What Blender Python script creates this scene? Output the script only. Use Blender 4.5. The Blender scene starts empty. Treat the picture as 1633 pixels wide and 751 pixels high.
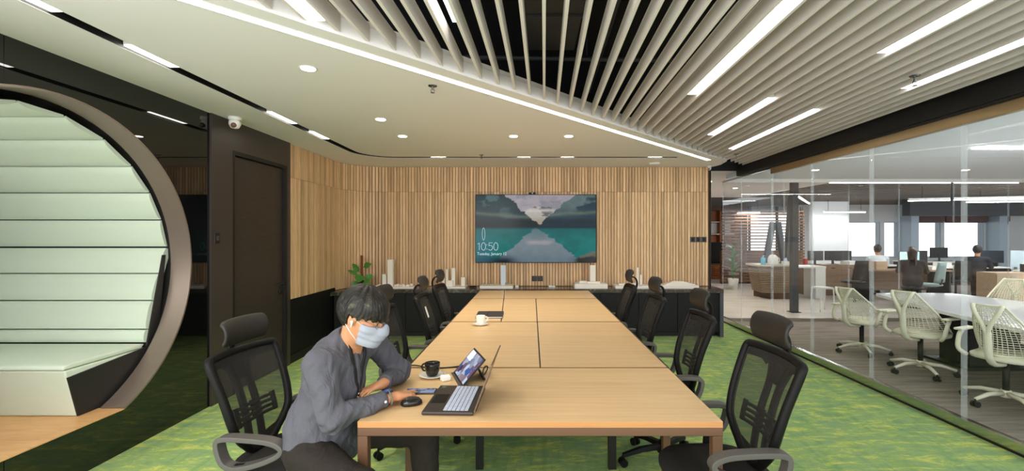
import bpy, bmesh, math, random
import numpy as np
from mathutils import Vector, Matrix
random.seed(7)
PI = math.pi
sc = bpy.context.scene
COL = sc.collection

# ------------------------------------------------------------------ camera
cam_d = bpy.data.cameras.new('camera'); cam = bpy.data.objects.new('camera', cam_d); COL.objects.link(cam)
cam.location = (0, 0, 1.565); cam.rotation_euler = (PI/2, 0, 0)
cam_d.sensor_width = 36; cam_d.lens = 732/1633*36; cam_d.shift_x = -31.5/1633; cam_d.clip_start = 0.05
sc.camera = cam
# ------------------------------------------------------------------ world (overcast daylight beyond the windows and the open side of the room)
w = bpy.data.worlds.new('world'); sc.world = w; w.use_nodes = True
WORLD_STRENGTH = 2.2
w.node_tree.nodes['Background'].inputs[0].default_value = (0.96, 0.97, 1.0, 1)
w.node_tree.nodes['Background'].inputs[1].default_value = WORLD_STRENGTH
# lamp strengths
S_STRIP, S_SLOT, S_GROOVE, S_DOWN, S_OFFICE, S_NOOK = 7.0, 7.0, 9.0, 12.0, 62.0, 36.0
# unseen area light added behind the camera to brighten the booth side
ad_ = bpy.data.lights.new('window_bay', 'AREA'); ad_.shape = 'RECTANGLE'; ad_.size = 2.4; ad_.size_y = 1.6; ad_.energy = 62; ad_.color = (1.0, 0.96, 0.9)
ao_ = bpy.data.objects.new('window_bay', ad_); COL.objects.link(ao_); ao_.location = (-1.7, -0.6, 2.35)
ao_.rotation_euler = (Vector((-2.3, 3.0, 0.4))-Vector((-1.7, -0.6, 2.35))).to_track_quat('-Z', 'Y').to_euler()
# ------------------------------------------------------------------ exposure
sc.view_settings.view_transform = 'Standard'; sc.view_settings.look = 'None'
sc.view_settings.gamma = 1.0; sc.view_settings.use_curve_mapping = False
sc.view_settings.exposure = 0.55
sc.cycles.max_bounces = 8; sc.cycles.diffuse_bounces = 4; sc.cycles.glossy_bounces = 4
sc.cycles.transparent_max_bounces = 32; sc.cycles.transmission_bounces = 6
sc.cycles.sample_clamp_indirect = 6.0
sc.cycles.caustics_reflective = False; sc.cycles.caustics_refractive = False
sc.cycles.use_denoising = True

# ================================================================== helpers
def lin(c):
    c = c/255.0
    return c/12.92 if c <= 0.04045 else ((c+0.055)/1.055)**2.4
def rgb(r, g, b): return (lin(r), lin(g), lin(b), 1)

def mat(name, col, rough=0.5, metal=0.0, spec=0.5, emit=0.0, emit_col=None, ior=1.45, coat=0.0):
    m = bpy.data.materials.new(name); m.use_nodes = True
    b = m.node_tree.nodes['Principled BSDF']
    b.inputs['Base Color'].default_value = col
    b.inputs['Roughness'].default_value = rough
    b.inputs['Metallic'].default_value = metal
    b.inputs['Specular IOR Level'].default_value = spec
    b.inputs['IOR'].default_value = ior
    b.inputs['Coat Weight'].default_value = coat
    if emit:
        b.inputs['Emission Color'].default_value = emit_col or col
        b.inputs['Emission Strength'].default_value = emit
    return m

class N:
    """small node-tree writer"""
    def __init__(s, m): s.m = m; s.t = m.node_tree; s.b = s.t.nodes['Principled BSDF']
    def n(s, kind, **kw):
        x = s.t.nodes.new(kind)
        for k, v in kw.items(): setattr(x, k, v)
        return x
    def l(s, a, b): s.t.links.new(a, b)
    def coords(s, scale=(1, 1, 1), rot=(0, 0, 0), kind='Object'):
        tc = s.n('ShaderNodeTexCoord'); mp = s.n('ShaderNodeMapping')
        mp.inputs['Scale'].default_value = scale; mp.inputs['Rotation'].default_value = rot
        s.l(tc.outputs[kind], mp.inputs['Vector']); return mp.outputs['Vector']
    def noise(s, vec, scale=5, detail=4, rough=0.5, dist=0.0):
        x = s.n('ShaderNodeTexNoise'); x.inputs['Scale'].default_value = scale
        x.inputs['Detail'].default_value = detail; x.inputs['Roughness'].default_value = rough
        x.inputs['Distortion'].default_value = dist
        s.l(vec, x.inputs['Vector']); return x.outputs['Fac']
    def ramp(s, fac, stops):
        r = s.n('ShaderNodeValToRGB'); e = r.color_ramp.elements
        while len(e) < len(stops): e.new(0.5)
        for i, (p, c) in enumerate(stops): e[i].position = p; e[i].color = c
        s.l(fac, r.inputs['Fac']); return r.outputs['Color']
    def mix(s, fac, a, b, blend='MIX'):
        x = s.n('ShaderNodeMix', data_type='RGBA', blend_type=blend)
        if isinstance(fac, (int, float)): x.inputs['Factor'].default_value = fac
        else: s.l(fac, x.inputs['Factor'])
        for k, v in (('A', a), ('B', b)):
            sock = [i for i in x.inputs if i.name == k and i.type == 'RGBA'][0]
            if isinstance(v, tuple): sock.default_value = v
            else: s.l(v, sock)
        return [o for o in x.outputs if o.type == 'RGBA'][0]
    def bump(s, h, strength=0.2, dist=0.01):
        x = s.n('ShaderNodeBump'); x.inputs['Strength'].default_value = strength; x.inputs['Distance'].default_value = dist
        s.l(h, x.inputs['Height']); s.l(x.outputs['Normal'], s.b.inputs['Normal'])
    def color(s, c): s.l(c, s.b.inputs['Base Color'])

class MB:
    """collects verts and faces of one mesh"""
    def __init__(s): s.v = []; s.f = []
    def add(s, vs, fs):
        o = len(s.v); s.v += [tuple(v) for v in vs]; s.f += [tuple(i+o for i in f) for f in fs]; return s
    def box(s, x0, x1, y0, y1, z0, z1):
        return s.add([(x0,y0,z0),(x1,y0,z0),(x1,y1,z0),(x0,y1,z0),(x0,y0,z1),(x1,y0,z1),(x1,y1,z1),(x0,y1,z1)],
                     [(0,3,2,1),(4,5,6,7),(0,1,5,4),(1,2,6,5),(2,3,7,6),(3,0,4,7)])
    def cbox(s, c, d, m=None):
        hx, hy, hz = d[0]/2, d[1]/2, d[2]/2
        vs = [Vector((a*hx, b*hy, e*hz)) for e in (-1, 1) for a, b in ((-1,-1),(1,-1),(1,1),(-1,1))]
        if m is not None: vs = [m @ v for v in vs]
        return s.add([v + Vector(c) for v in vs], [(0,3,2,1),(4,5,6,7),(0,1,5,4),(1,2,6,5),(2,3,7,6),(3,0,4,7)])
    def cyl(s, p0, p1, r0, r1=None, n=12):
        r1 = r0 if r1 is None else r1
        return s.tube([p0, p1], [r0, r1], n)
    def tube(s, pts, r, n=8, closed=False, flat=1.0, up=None):
        P = [Vector(p) for p in pts]; k = len(P)
        R = r if isinstance(r, (list, tuple)) else [r]*k
        prof = [(math.cos(2*PI*i/n), math.sin(2*PI*i/n)*flat) for i in range(n)]
        return s.sweep(P, prof, closed, R, up)
    def sweep(s, pts, prof, closed=False, scale=None, up=None):
        P = [Vector(p) for p in pts]; k = len(P); scale = scale or [1]*k; n = len(prof)
        T = []
        for i in range(k):
            a = P[i-1] if (closed or i > 0) else P[i]; b = P[(i+1) % k] if (closed or i < k-1) else P[i]
            t = (b-a); T.append(t.normalized() if t.length > 1e-9 else Vector((0,0,1)))
        if up is not None: u = Vector(up)
        else:
            u = Vector((0,0,1)) if abs(T[0].z) < 0.9 else Vector((1,0,0))
        vs = []; 
        for i in range(k):
            if up is not None: u = Vector(up)
            u = (u - T[i]*u.dot(T[i]))
            u = u.normalized() if u.length > 1e-6 else T[i].orthogonal().normalized()
            v = T[i].cross(u)
            for (a, b) in prof: vs.append(P[i] + v*(a*scale[i]) + u*(b*scale[i]))
        fs = []
        for i in range(k if closed else k-1):
            for j in range(n):
                a, b = i*n+j, i*n+(j+1) % n; c, d = ((i+1) % k)*n+(j+1) % n, ((i+1) % k)*n+j
                fs.append((a, b, c, d))
        if not closed: fs.append(tuple(range(n-1, -1, -1))); fs.append(tuple((k-1)*n+j for j in range(n)))
        return s.add(vs, fs)
    def lathe(s, prof, c=(0,0,0), n=20, sx=1, sy=1, exp=None):
        vs = []; fs = []; k = len(prof)
        for (r, z) in prof:
            for j in range(n):
                a = 2*PI*j/n; ca, sa = math.cos(a), math.sin(a)
                if exp:
                    ca = math.copysign(abs(ca)**exp, ca); sa = math.copysign(abs(sa)**exp, sa)
                vs.append((c[0]+r*ca*sx, c[1]+r*sa*sy, c[2]+z))
        for i in range(k-1):
            for j in range(n): fs.append((i*n+j, i*n+(j+1) % n, (i+1)*n+(j+1) % n, (i+1)*n+j))
        fs.append(tuple(range(n-1, -1, -1))); fs.append(tuple((k-1)*n+j for j in range(n)))
        return s.add(vs, fs)
    def prism(s, poly, a0, a1, axis='z'):
        n = len(poly)
        def P(p, h): return {'z': (p[0], p[1], h), 'x': (h, p[0], p[1]), 'y': (p[0], h, p[1])}[axis]
        vs = [P(p, a0) for p in poly] + [P(p, a1) for p in poly]
        return s.add(vs, [tuple(range(n-1, -1, -1)), tuple(range(n, 2*n))] + [(i, (i+1) % n, n+(i+1) % n, n+i) for i in range(n)])
    def grid(s, fn, nu, nv):
        vs = [fn(i/nu, j/nv) for j in range(nv+1) for i in range(nu+1)]
        return s.add(vs, [(j*(nu+1)+i, j*(nu+1)+i+1, (j+1)*(nu+1)+i+1, (j+1)*(nu+1)+i) for j in range(nv) for i in range(nu)])
    def mesh(s, name, smooth=False):
        me = bpy.data.meshes.new(name); me.from_pydata(s.v, [], s.f); me.update()
        bm = bmesh.new(); bm.from_mesh(me)
        big = [f for f in bm.faces if len(f.verts) > 4]
        if big: bmesh.ops.triangulate(bm, faces=big)
        bmesh.ops.recalc_face_normals(bm, faces=bm.faces)
        bm.to_mesh(me); bm.free()
        if smooth: me.polygons.foreach_set('use_smooth', [True]*len(me.polygons))
        return me
    def build(s, name, m, parent=None, smooth=False, bevel=0.0, seg=2, loc=None, thick=0.0, sub=0):
        me = s.mesh(name, smooth)
        if m: me.materials.append(m)
        o = bpy.data.objects.new(name, me); COL.objects.link(o)
        if parent: o.parent = parent
        if loc: o.location = loc
        if thick:
            md = o.modifiers.new('thick', 'SOLIDIFY'); md.thickness = thick; md.offset = 0
        if sub:
            md = o.modifiers.new('sub', 'SUBSURF'); md.levels = sub; md.render_levels = sub
        if bevel:
            md = o.modifiers.new('bevel', 'BEVEL'); md.width = bevel; md.segments = seg; md.limit_method = 'ANGLE'; md.angle_limit = math.radians(40)
            me.polygons.foreach_set('use_smooth', [True]*len(me.polygons))
            wn = o.modifiers.new('wn', 'WEIGHTED_NORMAL')
        return o

def tag(o, label=None, cat=None, group=None, kind=None):
    if label: o['label'] = label
    if cat: o['category'] = cat
    if group: o['group'] = group
    if kind: o['kind'] = kind
    return o
def empty(name, loc=(0,0,0), rz=0.0, label=None, cat=None, group=None, kind=None):
    o = bpy.data.objects.new(name, None); COL.objects.link(o); o.location = loc; o.rotation_euler = (0, 0, rz)
    o.empty_display_size = 0.1
    return tag(o, label, cat, group, kind)
def copy_tree(o, parent=None):
    c = o.copy(); COL.objects.link(c)
    if parent: c.parent = parent
    for ch in list(o.children): copy_tree(ch, c)
    return c
def inst(name, me, parent=None, loc=(0,0,0), rz=0.0):
    o = bpy.data.objects.new(name, me); COL.objects.link(o); o.location = loc; o.rotation_euler = (0, 0, rz)
    if parent: o.parent = parent
    return o
def struct(o, label=None): o['kind'] = 'structure'; return tag(o, label)
def text_mesh(name, body, size, m, parent, loc, rot, extrude=0.001, align='LEFT', xs=1.0, thin=1.0):
    cu = bpy.data.curves.new(name, 'FONT'); cu.body = body; cu.size = size; cu.extrude = extrude; cu.align_x = align; cu.offset = 0
    to = bpy.data.objects.new(name, cu)
    me = bpy.data.meshes.new_from_object(to); bpy.data.objects.remove(to); bpy.data.curves.remove(cu)
    me.materials.append(m); o = bpy.data.objects.new(name, me); COL.objects.link(o); o.parent = parent
    o.location = loc; o.rotation_euler = rot; o.scale = (xs, 1, 1); return o
def smooth_path(pts, n=6, closed=False):
    """Catmull-Rom through the points"""
    P = [Vector(p) for p in pts]; k = len(P); out = []
    for i in range(k if closed else k-1):
        p0 = P[(i-1) % k] if (closed or i > 0) else P[i]; p1 = P[i]; p2 = P[(i+1) % k]
        p3 = P[(i+2) % k] if (closed or i+2 < k) else p2
        for j in range(n):
            t = j/n
            out.append(0.5*((2*p1) + (p2-p0)*t + (2*p0-5*p1+4*p2-p3)*t*t + (3*p1-p0-3*p2+p3)*t**3))
    if not closed: out.append(P[-1])
    return out

# ================================================================== materials
m_plaster = mat('plaster', rgb(238, 234, 234), 0.85, spec=0.2)
n_ = N(m_plaster); n_.bump(n_.noise(n_.coords(), 60, 3), 0.03, 0.003)
m_slat_white = mat('white_lacquered_slat', rgb(224, 217, 212), 0.55, spec=0.3)
m_black = mat('black_paint', rgb(26, 25, 25), 0.5, spec=0.4)
m_void = mat('void_black', rgb(24, 24, 25), 0.8, spec=0.2)
m_duct = mat('dark_duct', rgb(48, 48, 50), 0.5, spec=0.4)
m_red = mat('red_pipe', rgb(120, 38, 30), 0.5)
m_darkwall = mat('umber_laminate', rgb(62, 54, 50), 0.35, spec=0.5)
m_door = mat('dark_door_laminate', rgb(54, 47, 42), 0.42, spec=0.45)
n_ = N(m_door); n_.color(n_.ramp(n_.noise(n_.coords((3, 3, 40)), 2, 4), [(0.3, rgb(49, 43, 38)), (0.7, rgb(60, 52, 46))]))
m_blackglass = mat('black_mirror_glass', rgb(10, 11, 10), 0.015, spec=0.5, ior=1.62)
m_ring = mat('brushed_bronze_steel', rgb(158, 142, 132), 0.4, metal=0.7)
n_ = N(m_ring); n_.bump(n_.noise(n_.coords((1, 40, 40)), 6, 3), 0.03, 0.002)
m_mint = mat('mint_upholstery', rgb(212, 224, 208), 0.62, spec=0.3)
n_ = N(m_mint); n_.bump(n_.noise(n_.coords(), 25, 4), 0.05, 0.01)
m_nookblack = mat('nook_black', rgb(34, 33, 32), 0.45)
def wood(name, c0, c1, scale=(1.2, 14, 14), rough=0.45, rnd=False, dist=0.6):
    m = mat(name, c0, rough, spec=0.4); x = N(m)
    v = x.coords(scale)
    if rnd:
        oi = x.n('ShaderNodeObjectInfo'); ad = x.n('ShaderNodeVectorMath', operation='ADD')
        mu = x.n('ShaderNodeMath', operation='MULTIPLY'); mu.inputs[1].default_value = 37.0
        x.l(oi.outputs['Random'], mu.inputs[0]); x.l(v, ad.inputs[0]); x.l(mu.outputs[0], ad.inputs[1]); v = ad.outputs[0]
        f = x.noise(v, 2.2, 5, 0.55, dist)
        a = x.ramp(f, [(0.28, c0), (0.72, c1)])
        tone = x.ramp(oi.outputs['Random'], [(0.0, (0.76, 0.74, 0.71, 1)), (0.35, (0.94, 0.93, 0.92, 1)), (0.75, (1.05, 1.05, 1.05, 1)), (1.0, (1.2, 1.2, 1.2, 1))])
        c = x.mix(1.0, a, tone, 'MULTIPLY')
    else:
        f = x.noise(v, 2.2, 6, 0.6, dist)
        c = x.ramp(f, [(0.28, c0), (0.72, c1)])
    x.color(c); x.bump(f, 0.06, 0.002); return m
m_wall_slat = wood('oak_wall_slat', rgb(202, 164, 122), rgb(230, 196, 154), (22, 22, 1.6), 0.5, True)
m_wall_back = mat('slat_backing', rgb(96, 68, 44), 0.7)
m_table = wood('maple_laminate', rgb(205, 170, 122), rgb(222, 190, 143), (0.9, 16, 16), 0.33)
m_table_edge = wood('maple_edge_band', rgb(178, 126, 80), rgb(192, 142, 92), (1.0, 20, 20), 0.4)
m_nookfloor = wood('nook_oak_floor', rgb(200, 150, 100), rgb(222, 176, 124), (2.0, 12, 12), 0.4)
m_desk_steel = mat('brown_powder_coated_steel', rgb(98, 70, 50), 0.45, spec=0.5)
m_desk_dark = mat('black_powder_coated_steel', rgb(26, 23, 21), 0.45)
# carpet
m_carpet = mat('green_carpet', rgb(90, 140, 60), 0.95, spec=0.08); x = N(m_carpet)
v1 = x.coords((2.2, 6.6, 1)); f1 = x.noise(v1, 1.9, 12, 0.78, 0.5)
base = x.ramp(f1, [(0.32, rgb(122, 158, 134)), (0.43, rgb(136, 164, 116)), (0.53, rgb(150, 176, 112)), (0.575, rgb(184, 196, 106)), (0.66, rgb(204, 208, 124))])
v2 = x.coords((5.5, 1.2, 1)); f2 = x.noise(v2, 1.1, 8, 0.72, 0.5)
tint = x.ramp(f2, [(0.36, rgb(190, 220, 210)), (0.52, rgb(255, 255, 255)), (0.66, rgb(236, 240, 200))])
f3 = x.noise(x.coords((1, 1, 1)), 160, 3, 0.7)
f4 = x.noise(x.coords((9, 90, 1)), 4, 4, 0.7)
c = x.mix(0.6, base, tint, 'MULTIPLY')
c = x.mix(0.35, c, x.ramp(f4, [(0.3, (0.7, 0.7, 0.7, 1)), (0.7, (1.2, 1.2, 1.2, 1))]), 'MULTIPLY')
c = x.mix(0.3, c, x.ramp(f3, [(0.3, (0.7, 0.7, 0.7, 1)), (0.7, (1.2, 1.2, 1.2, 1))]), 'MULTIPLY')
x.color(c); x.bump(f3, 0.3, 0.004)
m_meetfloor = mat('grey_plank_carpet', rgb(132, 126, 120), 0.9, spec=0.1); x = N(m_meetfloor)
x.color(x.ramp(x.noise(x.coords((0.8, 7, 1)), 2, 6, 0.7), [(0.3, rgb(112, 104, 97)), (0.7, rgb(160, 150, 140))]))
m_stonefloor = mat('pale_stone_floor', rgb(196, 188, 180), 0.3, spec=0.5); x = N(m_stonefloor)
x.color(x.ramp(x.noise(x.coords((1, 3, 1)), 1.1, 6, 0.6), [(0.3, rgb(180, 168, 158)), (0.7, rgb(214, 206, 198))]))
m_marble = mat('dark_marble', rgb(48, 44, 40), 0.15); x = N(m_marble)
f = x.noise(x.coords((1, 1, 1)), 4.5, 10, 0.65, 1.6)
x.color(x.ramp(f, [(0.0, rgb(40, 36, 32)), (0.485, rgb(62, 53, 46)), (0.495, rgb(150, 140, 130)), (0.505, rgb(60, 51, 44)), (1.0, rgb(38, 34, 31))]))
m_cabinet = mat('black_cabinet', rgb(22, 23, 22), 0.5, spec=0.25)
m_chair = mat('black_chair_plastic', rgb(19, 18, 17), 0.5, spec=0.2)
m_seat = mat('black_seat_fabric', rgb(40, 38, 36), 0.9, spec=0.2)
m_headrest = mat('black_headrest_leather', rgb(36, 33, 30), 0.5, spec=0.4)
m_arm = mat('grey_armrest_plastic', rgb(80, 77, 73), 0.5)
m_chrome = mat('dark_chrome', rgb(120, 120, 122), 0.25, metal=1.0)
m_steel = mat('polished_steel_rail', rgb(190, 188, 184), 0.16, metal=1.0)
m_rail_top = mat('bronze_head_rail', rgb(158, 136, 100), 0.3, metal=0.8)
def see_through(name, col, alpha, rough=0.7):
    m = mat(name, col, rough); t = m.node_tree; b = t.nodes['Principled BSDF']; out = t.nodes['Material Output']
    tr = t.nodes.new('ShaderNodeBsdfTransparent'); mx = t.nodes.new('ShaderNodeMixShader'); mx.inputs[0].default_value = alpha
    t.links.new(tr.outputs[0], mx.inputs[1]); t.links.new(b.outputs[0], mx.inputs[2]); t.links.new(mx.outputs[0], out.inputs[0])
    return m, mx, t
m_mesh, mx_, t_ = see_through('black_chair_mesh', rgb(44, 42, 38), 0.66, 0.8)
tc_ = t_.nodes.new('ShaderNodeTexCoord'); nz_ = t_.nodes.new('ShaderNodeTexNoise'); nz_.inputs['Scale'].default_value = 300
rm_ = t_.nodes.new('ShaderNodeMapRange'); rm_.inputs[3].default_value = 0.56; rm_.inputs[4].default_value = 0.82
t_.links.new(tc_.outputs['Object'], nz_.inputs['Vector']); t_.links.new(nz_.outputs['Fac'], rm_.inputs[0]); t_.links.new(rm_.outputs[0], mx_.inputs[0])
def glass(name, tint, base=0.035, haze=0.0):
    m = bpy.data.materials.new(name); m.use_nodes = True; t = m.node_tree; t.nodes.clear()
    out = t.nodes.new('ShaderNodeOutputMaterial'); tr = t.nodes.new('ShaderNodeBsdfTransparent'); tr.inputs[0].default_value = tint
    gl = t.nodes.new('ShaderNodeBsdfGlossy'); gl.inputs['Roughness'].default_value = 0.0
    lw = t.nodes.new('ShaderNodeLayerWeight'); lw.inputs[0].default_value = 0.5
    p = t.nodes.new('ShaderNodeMath'); p.operation = 'POWER'; p.inputs[1].default_value = 5.0
    mr = t.nodes.new('ShaderNodeMapRange'); mr.inputs[3].default_value = base; mr.inputs[4].default_value = 0.7
    mx = t.nodes.new('ShaderNodeMixShader')
    t.links.new(lw.outputs['Facing'], p.inputs[0]); t.links.new(p.outputs[0], mr.inputs[0]); t.links.new(mr.outputs[0], mx.inputs[0])
    t.links.new(tr.outputs[0], mx.inputs[1]); t.links.new(gl.outputs[0], mx.inputs[2]); t.links.new(mx.outputs[0], out.inputs[0])
    return m
m_glass = glass('clear_partition_glass', (0.97, 0.985, 0.985, 1), 0.022)
m_joint, _, _ = see_through('frosted_joint_strip', rgb(232, 240, 244), 0.17, 0.2)
m_white = mat('white_paint', rgb(235, 233, 228), 0.5)
m_model = mat('white_model_board', rgb(238, 232, 222), 0.7)
m_model_blue = mat('pale_blue_model_acrylic', rgb(198, 210, 226), 0.3)
m_ceramic = mat('white_ceramic', rgb(238, 236, 228), 0.15)
m_blackceramic = mat('black_ceramic', rgb(30, 28, 24), 0.12)
m_coffee = mat('coffee', rgb(28, 18, 12), 0.1)
m_socket = mat('black_socket_plastic', rgb(30, 28, 27), 0.35)
m_ledstrip = mat('led_strip_diffuser', (1, 1, 1, 1), 0.5, emit=S_STRIP, emit_col=(1.0, 0.95, 0.86, 1))
m_slot = mat('slot_lamp_diffuser', (1, 1, 1, 1), 0.5, emit=S_SLOT, emit_col=(1.0, 0.985, 0.95, 1))
m_groove = mat('groove_lamp_diffuser', (1, 1, 1, 1), 0.5, emit=S_GROOVE, emit_col=(1.0, 0.95, 0.88, 1))
m_down = mat('downlight_lens', (1, 1, 1, 1), 0.5, emit=S_DOWN, emit_col=(1.0, 0.93, 0.82, 1))
m_office_lamp = mat('office_lamp_diffuser', (1, 1, 1, 1), 0.5, emit=S_OFFICE, emit_col=(1.0, 0.98, 0.95, 1))
m_nook_fill = mat('nook_lamp_diffuser', (1, 1, 1, 1), 0.5, emit=S_NOOK, emit_col=(1.0, 0.98, 0.94, 1))
m_sayl = mat('ivory_chair_plastic', rgb(226, 224, 200), 0.45)
m_bluegrey_ceiling = mat('meeting_ceiling', rgb(236, 242, 248), 0.7)
m_darkslat = mat('office_ceiling_slat', rgb(92, 84, 78), 0.6)
m_leaf = mat('leaf_green', rgb(70, 128, 48), 0.45)
m_coir = mat('coir_pole', rgb(120, 72, 44), 0.9)

# ================================================================== SETTING
ZC = 2.687           # underside of the plaster ceiling
XL = -2.95           # face of the wall on the left
YB = 7.5             # face of the back wall
# ---- floors
struct(MB().box(XL-0.1, 3.52, -1.5, 8.27, -0.1, 0.0).build('floor', m_carpet), 'green mottled carpet with yellow streaks')
struct(MB().box(3.525, 9.6, -1.5, 8.45, -0.1, 0.0).build('floor', m_meetfloor), 'dark grey plank floor behind the glass wall')
o = MB(); o.box(XL-0.1, 3.525, 8.27, 26, -0.1, 0.0); o.box(3.525, 26, 8.45, 26, -0.1, 0.0)
struct(o.build('floor', m_stonefloor), 'pale stone floor of the corridor and office')

# ---- plaster ceiling with the dark light groove left open
p0 = Vector((-1.631, 2.187)); d_ = Vector((0.6772, 0.7358)); nrm = Vector((0.7358, -0.6772))
def on_edge_x(xv, off=0.15):   # point of the diagonal edge (offset from strip axis) at x
    q = p0 + nrm*off; t = (xv-q.x)/d_.x; return (xv, q.y + d_.y*t)
def arc(cx, cy, r, a0, a1, n=12): return [(cx+r*math.cos(math.radians(a0+(a1-a0)*i/n)), cy+r*math.sin(math.radians(a0+(a1-a0)*i/n))) for i in range(n+1)]
GX, GY, GR, GW = -2.40, 6.60, 0.48, 0.047
gcx, gcy = GX+GR, GY-GR
g_in = [on_edge_x(GX+GW)] + arc(gcx, gcy, GR-GW, 180, 90) + [(2.10, GY-GW)]
g_out = [(2.10, GY+GW)] + list(reversed(arc(gcx, gcy, GR+GW, 180, 90))) + [on_edge_x(GX-GW)]
poly = [on_edge_x(XL-0.1)] + [(XL-0.1, 6.9)] + arc(-2.35, 6.9, 0.7, 180, 90)[1:] + [(2.93, YB+0.1), (3.0, 7.3), on_edge_x(2.95)] + g_in + g_out
ceil = struct(MB().prism(poly, ZC, ZC+0.10).build('ceiling', m_plaster), 'smooth off-white plaster ceiling with diagonal edge')
lin_c = MB()
cpath = [on_edge_x(GX, 0.13)] + arc(gcx, gcy, GR, 180, 90) + [(2.10, GY)]
lin_c.sweep([(a, b, ZC) for a, b in cpath], [(-GW, 0.003), (-GW, 0.07), (GW, 0.07), (GW, 0.003), (GW-0.004, 0.003), (GW-0.004, 0.06), (-GW+0.004, 0.06), (-GW+0.004, 0.003)], up=(0,0,1))
lin_c.build('groove_liner', m_black, ceil)
# linear lamps inside the groove
def bar_lamp(name, a, b, wid, z0, z1, m, label, cat, group):
    A = Vector((a[0], a[1], 0)); Bv = Vector((b[0], b[1], 0)); mid = (A+Bv)/2; L = (Bv-A).length; ang = math.atan2(Bv.y-A.y, Bv.x-A.x)
    r = empty(name, (mid.x, mid.y, z0), ang, label, cat, group)
    MB().box(-L/2, L/2, -wid/2, wid/2, 0.006, z1-z0).build('housing', m_white, r)
    MB().box(-L/2+0.003, L/2-0.003, -wid/2+0.002, wid/2-0.002, 0.0, 0.006).build('diffuser', m, r)
    return r
gl = [((GX, 1.55), (GX, 2.33), 'groove lamp in the ceiling slot above the round booth, nearest the camera'),
      ((GX, 2.74), (GX, 3.10), 'groove lamp in the ceiling slot just past the top of the round booth'),
      ((GX, 4.22), (GX, 4.66), 'groove lamp in the ceiling slot in front of the dark door'),
      ((GX, 5.02), (GX, 5.40), 'groove lamp in the ceiling slot where the oak wall begins'),
      ((-1.46, GY), (-1.24, GY), 'groove lamp in the back ceiling slot, near the rounded corner'),
      ((-0.21, GY), (-0.02, GY), 'groove lamp in the back ceiling slot above the left half of the screen'),
      ((0.42, GY), (0.61, GY), 'groove lamp in the back ceiling slot above the right half of the screen'),
      ((1.68, GY), (1.88, GY), 'groove lamp at the end of the back ceiling slot')]
for a, b, lb in gl: bar_lamp('groove_lamp', a, b, 0.078, ZC+0.012, ZC+0.055, m_groove, lb, 'light', 'lamps in the ceiling groove')
# LED strip along the diagonal
ang = math.atan2(d_.y, d_.x); L0, L1 = -1.88, 6.29; mid = p0 + d_*((L0+L1)/2); L = L1-L0
r = empty('led_strip', (mid.x, mid.y, ZC-0.004), ang, 'long white light strip along the diagonal ceiling edge', 'light')
MB().box(-L/2, L/2, -0.031, 0.031, 0.0, 0.003).build('diffuser', m_ledstrip, r)
e = MB(); e.box(-L/2-0.004, L/2+0.004, 0.031, 0.035, 0, 0.004); e.box(-L/2-0.004, L/2+0.004, -0.035, -0.031, 0, 0.004); e.build('edge_trim', m_white, r)
# downlights
proto = None
for (px_, py_, lb) in [(-1.50, 3.08, 'round downlight in the plaster ceiling, nearest the camera'),
                       (-1.458, 4.43, 'round downlight in the plaster ceiling, second from the camera'),
                       (-1.458, 5.18, 'round downlight in the plaster ceiling, third along the oak wall side'),
                       (-0.205, 5.18, 'round downlight in the plaster ceiling above the left of the screen'),
                       (0.417, 5.18, 'round downlight in the plaster ceiling above the right of the screen')]:
    if proto is None:
        r = empty('downlight', (px_, py_, ZC), 0, lb, 'light', 'recessed downlights'); proto = r
        MB().lathe([(0.036, -0.001), (0.056, -0.004), (0.058, -0.001), (0.058, 0.0)], n=24).build('trim_ring', m_white, r, True)
        MB().lathe([(0.046, -0.006), (0.046, -0.003)], n=24).build('lens', m_down, r)
        ld = bpy.data.lights.new('downlight_beam', 'SPOT'); ld.energy = 38; ld.color = (1, 0.9, 0.76); ld.spot_size = math.radians(110); ld.spot_blend = 0.8; ld.shadow_soft_size = 0.045
        lo = bpy.data.objects.new('beam', ld); COL.objects.link(lo); lo.parent = r; lo.location = (0, 0, -0.02)
    else:
        c = copy_tree(proto); c.location = (px_, py_, ZC); c['label'] = lb
# sprinklers and detector
def sprinkler(loc, label, down=0.05):
    r = empty('sprinkler', loc, 0, label, 'sprinkler', 'ceiling sprinklers')
    MB().lathe([(0.032, -0.004), (0.034, 0.0)], n=16).build('escutcheon', m_chrome, r, True)
    b = MB(); b.cyl((0, 0, -0.004), (0, 0, -down*0.6), 0.009, 0.007, 10); b.tube([(0.008, 0, -down*0.5), (0.014, 0, -down*0.75), (0.004, 0, -down)], 0.003, 6); b.tube([(-0.008, 0, -down*0.5), (-0.014, 0, -down*0.75), (-0.004, 0, -down)], 0.003, 6)
    b.build('nozzle', m_chrome, r)
    MB().lathe([(0.016, -down-0.003), (0.016, -down)], n=12).build('deflector', m_chrome, r)
sprinkler((-0.743, 3.44, ZC), 'chrome sprinkler on the plaster ceiling beside the light strip')
sprinkler((-0.70, 6.39, ZC), 'chrome sprinkler on the plaster ceiling by the back slot')
sprinkler((2.72, 3.26, 2.70), 'chrome sprinkler on the white slats above the glass wall', 0.07)
sprinkler((2.85, 6.4, 2.70), 'chrome sprinkler on the white slats at the far end', 0.06)
r = empty('smoke_detector', (1.9, 7.1, ZC), 0, 'flat white smoke detector on the ceiling near the back wall', 'detector')
MB().lathe([(0.03, -0.03), (0.075, -0.022), (0.085, 0.0)], n=24).build('body', m_white, r, True)
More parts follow.
